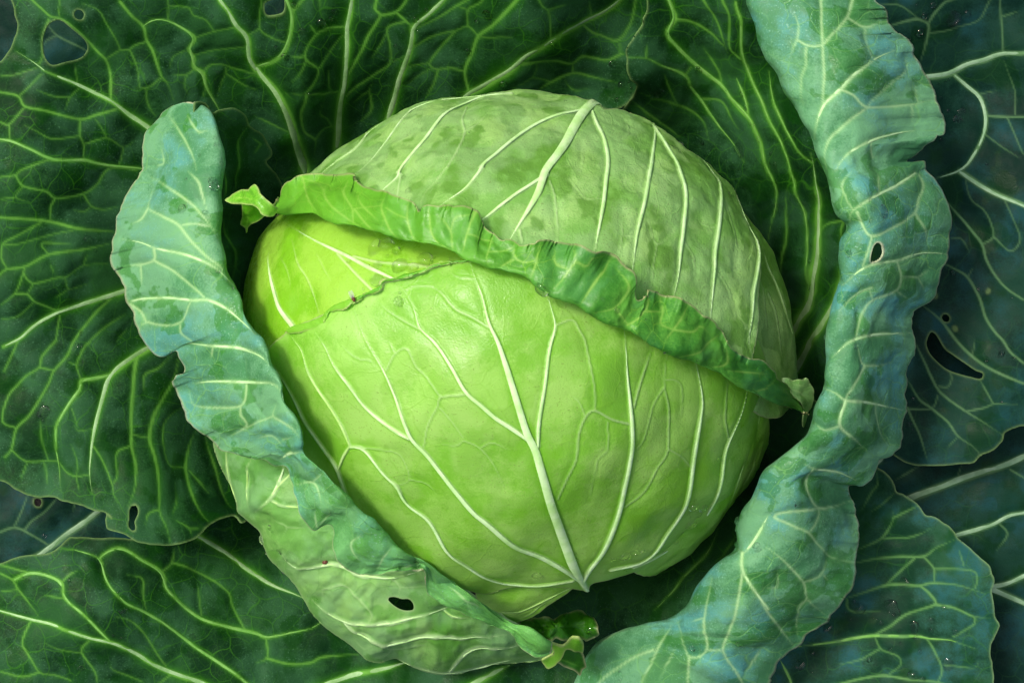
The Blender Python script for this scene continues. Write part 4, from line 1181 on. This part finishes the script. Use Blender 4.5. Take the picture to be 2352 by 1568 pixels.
# ---- left wrapper leaf: inner wall, outside, rolled-over margin -----------------------------------
L_body_out = 't02 1960,880 1970,1000 2050,1200 2130,1350 2170,1500 t12 -170,1568 t13 0,150 40,200 70,320 130,440 230,540 350,660 430,790 480,880 560,980 700,1110 850,1210 960,1310 1030,1360 1130,1380 1290,1350 1450,1430 1600,1480 1750,1490 1900,1475 2100,1410 2351,1385 t23 250,1360'
L_leaf = sheet('wrapper_leaf', 'LB', cab, M_BODY, np.vstack([pts(L_body_out), pts('g 1300,1490 1200,1440 1070,1350 980,1290 900,1240 780,1110 690,1000 600,920 530,940')]),
      tps([(495, 1020, .095), (620, 1060, .125), (720, 1230, .128), (850, 1350, .118), (1000, 1400, .126), (985, 1320, .142), (1180, 1480, .105), (1260, 1520, .09), (600, 980, .13), (750, 1120, .135), (900, 1270, .138), (1100, 1410, .128), (560, 1180, .115), (700, 1350, .112), (900, 1480, .10), (1050, 1530, .09)]),
      '''
5: t02 2090,960 2080,1150 2120,1330 2180,1480
4: t02 2310,1050 2260,1200 2270,1400 2300,1568
6: t12 270,1100 250,1140 210,1280 150,1430 0,1560
4: t12 340,1180 320,1210 200,1330 150,1430
4: t12 160,1460 260,1510 390,1530 460,1540
7: t13 240,390 310,470 400,505 600,490 730,480 850,530 1000,565 1270,580 1400,550 1530,530
7: t13 510,800 600,880 720,950 830,980 1050,985 1250,985 1500,950 1720,910 1820,860
4: t13 1720,930 1800,970 1950,960
7: t13 830,990 950,1080 1100,1150 1180,1175 1500,1150 1700,1140 1900,1165 2050,1130 2330,1090
3: t13 1190,1190 1250,1245 1400,1240 1600,1220
6: t13 1780,1460 1870,1330 2000,1250 2150,1215 2351,1200 t23 130,1180
6: t13 1310,1365 1500,1430 1750,1478 2000,1435 2351,1345 t23 130,1310
3: t13 1250,1240 1200,1310 1140,1320
3: t13 620,700 780,660 900,720 1030,820 1090,900 1060,970
2: t13 620,700 610,780
3: t13 1260,590 1330,670 1310,760
2: t13 1330,680 1560,680
2: t13 180,60 280,130 250,200
2: t13 280,140 420,150
2: t13 900,1150 990,1250 1080,1200
''', holes=[pts('t13 1210,790 1270,775 1340,795 1400,795 1440,830 1445,890 1380,900 1320,885 1250,840')],
      seed=47, quilt=.0009, ridge=.0008, ribmat=R_HEAD, tube=2.4, noise=((.005, 130, 2), (.0024, 45, 3)), roundoff=(pts(L_body_out), 130, .04), step=3.0, lip=False)
sheet('inner_surface', 'LW', L_leaf, M_OUT,
      pts('t00 1780,960 1870,945 1950,1035 2000,1010 2090,995 2150,1000 2230,1060 2300,1150 2351,1190 t10 70,1230 120,1310 145,1400 140,1440 100,1500 g 650,430 640,600 620,760 640,850 560,800 500,650 470,500 450,350'),
      tps([(450, 300, .135), (500, 270, .13), (560, 265, .115), (620, 350, .09), (640, 450, .075), (620, 700, .08), (620, 830, .13), (560, 800, .15), (500, 650, .15), (480, 500, .14), (560, 450, .10), (550, 600, .11)]),
      '''
3: t00 2290,1160 2240,1280 2200,1560 t01 2190,200
2.5: t10 70,1330 0,1280
2.5: t10 70,1330 0,1420
4: t01 2050,0 2060,200 2050,270
4: t01 2090,440 2110,560 2140,700 2130,880 2120,1000
''', seed=49, ribmat=R_OUT, quilt=.0008, noise=((.004, 90, 2), (.001, 35, 2)), step=3)

L_IN = pts('''t00 1780,930 1870,945 1960,1050 2010,1150 2045,1320 2058,1500 t01 2015,160 2025,200 2025,400 2035,600 2080,830 2140,1000 2220,1100 2235,1250 2260,1390 2351,1490
 t12 80,30 110,120 150,240 230,330 270,450 260,530 330,640 420,760 440,850 430,1020 540,1110 680,1240 760,1340 850,1440 940,1550 t13 970,0 1050,80 1180,200 1280,310 1440,400 1600,470 1660,550 1800,620 1900,700 2050,800 2150,880 2250,950 2351,1030
 t23 120,1040 220,1090 330,1190 405,1248''')
L_OUT = pts('''t00 1760,932 1650,950 1510,1020 1470,1100 1350,1230 1320,1300 1315,1430 1310,1560 t01 1270,10 1240,100 1150,250 1120,350 1070,440 1060,560 1030,640 1035,740 1015,810 1040,910 1110,980 1150,1070 1160,1200 1220,1310 1260,1450 1320,1568
 t02 1370,60 1470,130 1560,95 1620,85 1680,150 1715,240 1680,310 1605,350 1640,480 1690,640 1740,740 1850,820 1960,890 2040,980 2180,1020 2260,1060 2351,1075 t12 90,1070 190,1130 280,1130 320,1190 325,1300 370,1430 400,1560
 t13 460,80 540,155 620,120 690,110 720,180 725,330 745,430 830,500 950,550 1115,575 1220,540 1350,540 1500,515 1540,525 1560,640 1590,750 1680,820 1830,890 1920,940 2060,1000 2220,1050 2351,1120 t23 20,1150 70,1250 200,1330 270,1340 380,1290 400,1262''')
L_BASE = tps([(480, 235, .14), (505, 330, .15), (530, 500, .16), (555, 680, .172), (600, 800, .188), (655, 900, .192), (695, 1000, .208), (780, 1150, .202), (860, 1230, .192), (950, 1300, .18), (1080, 1380, .165), (1250, 1490, .14),
              (340, 300, .115), (265, 560, .115), (300, 720, .12), (345, 805, .13), (425, 840, .145), (420, 900, .135), (500, 1020, .14), (590, 1055, .172), (660, 1080, .186), (685, 1180, .194), (725, 1210, .192), (770, 1280, .186), (870, 1325, .178), (975, 1305, .17), (985, 1365, .156), (1150, 1440, .14), (1280, 1510, .125),
              (430, 400, .15), (400, 560, .152), (450, 700, .163), (540, 900, .178), (600, 980, .192), (750, 1150, .20)])
V_L = '''
3.5: t00 1730,1070 1820,1210 1900,1200
3: t00 1560,1060 1640,1180 1760,1420 1810,1568
3: t00 1500,1380 1500,1500 1400,1510
4: t01 1720,0 1820,100 1850,200 1900,380
4: t01 1340,40 1520,140 1760,310 1930,500 2020,620
4.5: t01 1370,180 1370,340 1500,420 1640,500 1760,650 1900,790 2050,900
3.5: t01 1370,350 1320,440 1230,490
3: t01 1680,500 1790,490 1930,510
3.5 5: t01 1130,630 1300,660 1420,710 1700,770 1900,850 2100,970 2180,1050
4: t01 1420,710 1410,820 1250,870 1120,880
4: t01 1420,830 1580,920 1750,1060 1870,1160
3: t01 1270,880 1280,1050
3.5 5: t01 1200,1200 1300,1180 1550,1170 1750,1190 1920,1190 2100,1280 2260,1420 2351,1500
3.5: t01 1190,1230 1290,1300 1350,1390 1620,1410 1740,1210
2.5: t01 1350,1390 1280,1420
3: t01 1640,1420 1660,1500 1750,1568
4 5: t02 1700,20 1950,40 2200,60 2351,120 t12 120,210
3: t02 1960,50 1930,150
5: t02 1760,390 1900,370 2100,370 2351,380 t12 150,400 240,540
3.5: t02 2250,390 2240,520 2180,600 2000,610 1770,590 1720,460
3.5: t02 2190,610 2200,680 2250,780 2100,880
3: t02 2240,810 2351,740
3.5: t12 150,600 150,690 300,780 400,870
3: t12 0,740 150,690
5: t12 220,1090 300,1030 420,1010
3.5: t12 370,1310 530,1300 600,1480
2.5: t12 530,1280 600,1220
3: t13 560,130 540,0
3.5: t13 980,200 880,270 890,350 950,430
3.5: t13 1240,330 1160,430 1110,540
3: t13 1480,490 1350,530
3: t13 1760,690 1920,820 1960,900
2.5: t13 700,20 590,110
2.5: t13 1920,820 2100,920
2.5: t12 0,900 120,880 230,960
2: t12 230,910 330,880
'''
strip('rolled_margin', 'L', L_leaf, M_ROLLG, L_IN, L_OUT, lambda x, y: np.maximum(L_BASE(x, y), head_z(HD_F)(x, y) + .010 + .019 * np.clip((1250 - y) / 200, 0, 1)),
      [(2.2, .05, -2.6), (1.0, 0, -1.3), (.12, 0, -.4), (.05, 0, .2), (.45, 0, .8), (1.2, .04, 1.05), (1.0, .3, 1.1), (.5, .62, .7), (0, 1, 0)],
      lambda W, s: np.clip(W * .18, 5, 36), V_L, seed=51, quilt=.0008, ribmat=R_ROLL, tube=3.0, noise=((.0025, 110, 2), (.0009, 40, 2)), step=3.0, grad=True)

# dark glossy lobes where the wrapper's end dips between the leaves
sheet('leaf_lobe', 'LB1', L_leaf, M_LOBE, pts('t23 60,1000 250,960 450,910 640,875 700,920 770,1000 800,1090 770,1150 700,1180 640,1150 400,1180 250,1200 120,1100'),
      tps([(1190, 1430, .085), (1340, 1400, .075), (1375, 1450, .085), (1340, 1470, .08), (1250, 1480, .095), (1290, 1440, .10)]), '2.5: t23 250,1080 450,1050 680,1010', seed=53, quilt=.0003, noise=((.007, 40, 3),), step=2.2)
sheet('leaf_lobe', 'LB2', L_leaf, M_LIME, pts('t23 330,1190 480,1200 560,1130 620,1125 655,1180 660,1250 650,1300 610,1270 500,1240 480,1260 440,1330 400,1400 330,1430 290,1400 270,1340 380,1290'),
      tps([(1258, 1480, .115), (1330, 1460, .12), (1340, 1490, .11), (1290, 1510, .105), (1255, 1530, .10)]), '', seed=55, quilt=.0003, noise=((.004, 40, 2),), step=1.8)
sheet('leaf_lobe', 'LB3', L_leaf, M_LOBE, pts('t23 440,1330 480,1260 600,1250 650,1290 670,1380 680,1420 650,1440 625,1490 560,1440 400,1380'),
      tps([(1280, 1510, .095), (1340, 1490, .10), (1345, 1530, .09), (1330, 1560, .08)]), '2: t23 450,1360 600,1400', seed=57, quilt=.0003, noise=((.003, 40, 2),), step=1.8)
for o in list(cab.children): o.matrix_parent_inverse = cab.matrix_world.inverted()

for key, text in {'LTT': 'big dark green outer leaf with ragged holes and glowing yellow-green veins', 'RR': 'dark blue-green outer leaf with a long torn hole and several small holes',
                  'BR': 'low dark leaf with a painted blue sheen and scattered droplets', 'BL': 'low dark leaf with long pale diagonal veins', 'TR': 'large outer leaf with a dark inner wall and a broad rolled blue-green margin',
                  'I': 'bright lime inner leaf exposed in the hollow of the head', 'F': 'bright yellow-green front leaf of the head with pale fanning veins', 'T': 'pale ribbed back leaf of the head with a rolled green rim',
                  'LB': 'pale green wrapper leaf with one bite hole and a rolled blue-green margin', 'LB1': 'dark glossy folded lobe'}.items():
    OBJ[key]['label'] = text

# ------------------------------------------------------------------ water droplets and other small things
def dome(seed, flat):
    r = np.random.RandomState(seed); n = 20
    a = np.linspace(0, 2 * np.pi, n, endpoint=False)
    w = 1 + (.20 if flat else .05) * sum(r.randn() * np.cos(k * a + r.rand() * 6) / k for k in (2, 3, 4))
    V = []; rows = [(1.0, -.12), (1.04, .05), (.97, .26), (.80, .46), (.55, .61), (.28, .69)]
    k = .35 if flat else 1.0
    for rr, h in rows: V.append(np.stack([rr * w * np.cos(a), rr * w * np.sin(a), h * k + 0 * a], -1))
    V = np.vstack(V + [np.array([[0, 0, .72 * k], [0, 0, -.14]])]); Q = []; T = []
    for j in range(len(rows) - 1):
        i = np.arange(n); l = (i + 1) % n; Q.append(np.stack([j * n + i, j * n + l, (j + 1) * n + l, (j + 1) * n + i], 1))
    i = np.arange(n); l = (i + 1) % n; t = (len(rows) - 1) * n
    T = np.vstack([np.stack([t + i, t + l, 0 * i + len(V) - 2], 1), np.stack([l, i, 0 * i + len(V) - 1], 1)])
    return V, np.vstack(Q), T
DROP_MESH = {}
def drop_mesh(k, flat):
    if (k, flat) not in DROP_MESH:
        V, Q, T = dome(100 + k, flat)
        o = mk_mesh('water_droplet', V, Q, M_WATER, None, None, T); me = o.data; bpy.data.objects.remove(o); DROP_MESH[k, flat] = me
    return DROP_MESH[k, flat]
WHERE = {'LTT': ('clear water droplet on the big dark outer leaf with ragged holes', 'droplets on the dark outer leaf'),
         'T': ('clear water droplet on the pale ribbed back of the head', 'droplets on the back of the head'),
         'TS': ('clear water droplet on the rolled green rim crossing the head', 'droplets on the rim across the head'),
         'I': ('round water droplet in the bright yellow-green hollow of the head', 'droplets in the hollow of the head'),
         'F': ('clear water droplet on the bright green front leaf of the head', 'droplets on the front leaf'),
         'TR': ('clear water droplet on the dark inner wall beside thick white ribs', 'droplets on the inner wall'),
         'R': ('clear water droplet on the broad blue-green rolled leaf with one hole', 'droplets on the broad rolled leaf'),
         'RR': ('clear water droplet on the dark blue leaf with several small holes', 'droplets on the dark blue leaf'),
         'BR': ('clear water droplet on the low dark leaf with painted blue sheen', 'droplets on the low blue-sheened leaf'),
         'BL': ('clear water droplet on the low dark leaf with long diagonal ribs', 'droplets on the low ribbed leaf'),
         'BLL': ('clear water droplet on the small dark leaf beside a thick rib', 'droplets on the small dark leaf'),
         'L': ('clear water droplet on the narrow blue-green rolled wrapper margin', 'droplets on the wrapper margin'),
         'LB': ('clear water droplet on the pale outside of the wrapper leaf', 'droplets outside the wrapper leaf'),
         'BW': ('clear water droplet on the shaded inner slope below the head', 'droplets on the shaded slope'),
         'LB1': ('clear water droplet on the glossy dark lobe below the head', 'droplets on the glossy lobe')}
DROPS = '''
LTT t10 600,215,35 725,130,24 690,195,22 460,765,12 845,290,15 1475,125,24 1575,38,15 1490,245,18 1945,410,28 2265,635,35 1610,100,14 1710,135,14 2040,145,20 250,470,25 170,400,15 2165,150,10 2130,90,40f 1290,390,22 350,70,22 410,260,26
LTT t20 340,310,22 1000,755,25 970,875,18 910,575,28f 1090,785,10 1065,730,10 470,240,8
LTT t01 835,640,25 905,740,13 990,1190,12 1085,1160,11 1045,1165,9 760,1500,11 770,1480,8 640,175,8
LTT t02 380,660,45f 380,735,16 85,615,12 740,40,16 655,350,10 720,120,9 345,690,12
LTT t00 1950,130,14 1985,775,20f 2000,680,14 905,850,26f 980,1478,8 2110,30,14
T t20 205,857,14 490,938,11 585,968,10 1545,1325,22 1500,1370,45f
T t11 1340,30,20 1385,160,22 1690,130,8
T t21 1995,210,18 1945,110,9 2060,400,8
T t10 1745,1175,20f 1970,1217,12
TR t20 1370,735,10 1575,715,12 1700,640,35f 1980,820,12 2155,1000,15 2125,860,20 2265,1275,26 2240,1465,18 2240,1150,15 1320,840,55f 2090,1370,60f 1735,1310,30f 1600,800,10 2320,1490,12 2310,1550,14 2150,970,10 2200,1140,9
TR t30 40,1415,22 70,1505,20 80,1355,9 25,1500,10
TR t31 65,105,16 90,50,8 355,840,18 640,870,20 320,1085,20 445,805,22f 500,820,14 390,1020,9 265,725,12 235,755,10 320,965,12 370,690,14 655,600,10 5,435,14
RR t30 1440,148,28 1415,305,36 1510,42,24 1360,45,13 1845,140,28 1700,170,60f 1580,900,20 1555,1295,16 1785,1030,32f 1580,780,10 1645,765,11 1680,745,9 2000,1520,16 1640,1265,12 1320,360,13 1730,1110,45f 1650,1020,18 1250,350,12 2035,155,8
RR t31 1700,935,22 1940,1075,20f 2245,1170,8 2050,1300,9
RR t32 1335,515,18 1310,750,16 2150,120,28 2262,155,18 2012,182,14 2140,555,16 1340,800,9
R t31 755,765,24 705,705,15 945,460,14 950,350,16 1060,370,42f 540,1530,16 855,310,9
R t32 785,45,15 735,470,13 345,965,15 655,570,8 345,910,12 525,485,9 270,1480,25f
R t23 2070,75,32 2065,165,13 1660,1240,27 2080,1185,30 1325,1255,13 990,1465,11 2045,290,25 2255,330,32f 2245,1030,18f 1000,1530,16
R t33 85,780,13 480,80,20
L t01 1960,130,40f 1680,350,30 1885,385,20 1715,85,10 2000,920,18 2130,1080,12 1965,115,14
L t00 1985,1335,18 1975,1270,13 1840,1435,10 2025,1510,18 2030,1465,12
I t11 1190,675,48 1335,885,55 1560,820,46 1455,905,36 1300,745,36 1215,790,11 1630,790,13 1780,805,14 1430,835,9 1650,755,7 1130,880,32f 1085,720,55f 1045,880,12 860,840,16 1130,1020,45f 995,1090,9
F t11 1300,1200,30 1310,1115,9
F t22 1650,1500,35 1740,1510,30 1680,1560,11 1895,1080,16 1660,1435,9 2090,1075,7
F t23 1640,100,45 1710,18,20 1615,8,14 1565,185,13 1550,230,16 1505,268,22 1530,318,40 1185,340,18 1030,390,42 935,425,18 1130,370,11 1140,330,11 570,385,18 578,430,18 235,598,36 1630,40,12 1595,155,8
TS t21 280,1085,42 820,1185,17 970,1275,18 1240,1370,9
TS t22 1700,160,13 1430,85,22f 1545,125,10
BR t33 855,875,45 810,815,15 718,918,18 1145,870,58f 1118,910,15 1162,938,20 768,978,13 1040,1000,25 1225,655,50f 1495,988,25 1340,1050,48f 1212,1075,17 1718,1098,26 1615,880,23 1358,1145,23 1222,1190,13 1130,1245,23 1398,1272,17 930,1350,26 1335,1485,42 1415,1520,26 1650,1400,55f 1565,1350,18 405,1468,9 270,1550,13 410,1290,22 1500,1078,18 1810,1245,17 550,1060,34f 300,1400,48f 970,968,9 1010,975,10
BL t03 640,630,20 1100,910,13 1135,915,13 1045,1115,15 1540,1295,9 740,1450,25f 1120,1138,8 205,930,11 1090,730,10 1160,890,12
BLL t03 400,220,18 440,215,9
LB t13 130,140,24 60,250,34 240,550,18 205,480,11 210,350,30f 1650,1425,20 95,380,9 280,430,28f 160,180,9
BW t23 1545,885,15 1520,780,16 1465,810,11 875,875,16 1150,960,9 1380,990,10
LB1 t23 645,915,15 715,1080,28f
'''
drop_no = 0
for line in DROPS.strip().splitlines():
    tk = line.split(); key = tk[0]; ox = 588.0 * int(tk[1][1]); oy = 392.0 * int(tk[1][2])
    if key not in SURF: continue
    for d in tk[2:]:
        flat = d.endswith('f'); x, y, r = [float(v) for v in d.rstrip('f').split(',')]
        pos, nrm = SURF[key].at(ox + x / 4, oy + y / 4)
        drop_no += 1
        o = bpy.data.objects.new('water_droplet', drop_mesh(drop_no % 7, flat)); col.objects.link(o)
        o.location = pos; rr = max(r / 4 * MM * 1.32, .0007)
        q = Vector(nrm).to_track_quat('Z', 'Y'); o.rotation_mode = 'QUATERNION'
        from mathutils import Quaternion
        o.rotation_quaternion = q @ Quaternion((0, 0, 1), drop_no * 1.7)
        o.scale = (rr, rr * (1 + .18 * math.sin(drop_no * 2.3)), rr)
        lab, grp = WHERE[key]; place = lab.split(' droplet ', 1)[1]
        size = 'flat spread film of water' if flat else 'large domed water droplet' if r >= 30 else 'small clear water droplet' if r >= 15 else 'tiny bead of water'
        o['label'] = size + ' ' + place; o['group'] = ('flat films, ' if flat else 'large ' if r >= 30 else 'small ' if r >= 15 else 'tiny ') + grp; o['category'] = 'water droplet'

def ball_rows(rows, n, mat, name, parent=None):
    a = np.linspace(0, 2 * np.pi, n, endpoint=False); V = []; Q = []
    for x, r, z in rows: V.append(np.stack([x + 0 * a, r * np.cos(a), z + r * .8 * np.sin(a)], -1))
    for j in range(len(rows) - 1):
        i = np.arange(n); l = (i + 1) % n; Q.append(np.stack([j * n + i, j * n + l, (j + 1) * n + l, (j + 1) * n + i], 1))
    return mk_mesh(name, np.vstack(V), np.vstack(Q), mat, parent)
M_BUG = rib_mat('brown_insect', (.10, .035, .02), (.20, .08, .04), .35)
def wing_mat():
    m, t = nt_new('insect_wing'); g = N(t); bs = g.n('ShaderNodeBsdfPrincipled'); bs.inputs['Base Color'].default_value = (.35, .42, .30, 1)
    bs.inputs['Roughness'].default_value = .25; bs.inputs['Alpha'].default_value = .55
    o = g.n('ShaderNodeOutputMaterial'); g.l(bs.outputs[0], o.inputs['Surface']); return m
def fly():
    pos, nrm = SURF['FL'].at(588 + 908 / 4, 392 + 1180 / 4)
    e = bpy.data.objects.new('fly', None); col.objects.link(e); e.location = pos + np.array(nrm) * .0006; e.rotation_euler = (0, 0, math.radians(-68)); e.scale = (1, 1, 1)
    e['label'] = 'tiny brown fly perched on the bright leaf edge'; e['category'] = 'fly'
    u = .001
    ball_rows([(-1.6 * u, .05 * u, .6 * u), (-1.3 * u, .5 * u, .6 * u), (-.5 * u, .75 * u, .7 * u), (.3 * u, .7 * u, .8 * u), (1.0 * u, .55 * u, .8 * u), (1.5 * u, .05 * u, .7 * u)], 12, M_BUG, 'body', e)
    wm = wing_mat()
    for s in (-1, 1):
        a = np.linspace(0, 2 * np.pi, 14, endpoint=False)
        V = np.stack([-1.9 * u + 1.6 * u * np.cos(a), s * .45 * u + .55 * u * np.sin(a), 1.5 * u + .1 * u * np.cos(a)], -1); V = np.vstack([V, V.mean(0)])
        i = np.arange(14); mk_mesh('wing', V, np.zeros((0, 4)), wm, e, None, np.stack([i, (i + 1) % 14, 0 * i + 14], 1))
    for s in (-1, 1):
        for k in range(3):
            V = []; p = np.array([[(.6 - k * .5) * u, s * .4 * u, .5 * u], [(.8 - k * .8) * u, s * 1.1 * u, .6 * u], [(1.0 - k * 1.0) * u, s * 1.5 * u, -.4 * u]])
            for q in p: V += [q + [.06 * u, 0, 0], q + [-.06 * u, 0, 0], q + [0, 0, .08 * u]]
            Q = []
            for j in range(2):
                for c in range(3): Q.append([j * 3 + c, j * 3 + (c + 1) % 3, j * 3 + 3 + (c + 1) % 3, j * 3 + 3 + c])
            mk_mesh('leg', np.array(V), Q, M_BUG, e)
fly()
def pellet(key, tx, ty, x, y, r, label):
    pos, nrm = SURF[key].at(588 * tx + x / 4, 392 * ty + y / 4); r = r / 4 * MM
    th = np.linspace(.05, np.pi - .05, 8)
    o = ball_rows([(-math.cos(t) * r * 1.25, max(math.sin(t), .05) * r, 0) for t in th], 12, M_BUG, 'frass_pellet')
    o.location = pos + np.array(nrm) * r * .4; o.rotation_euler = (0, 0, .6); o['label'] = label; o['category'] = 'insect dropping'
pellet('LB', 1, 3, 632, 455, 22, 'small dark brown pellet on the pale wrapper leaf near its folded margin')
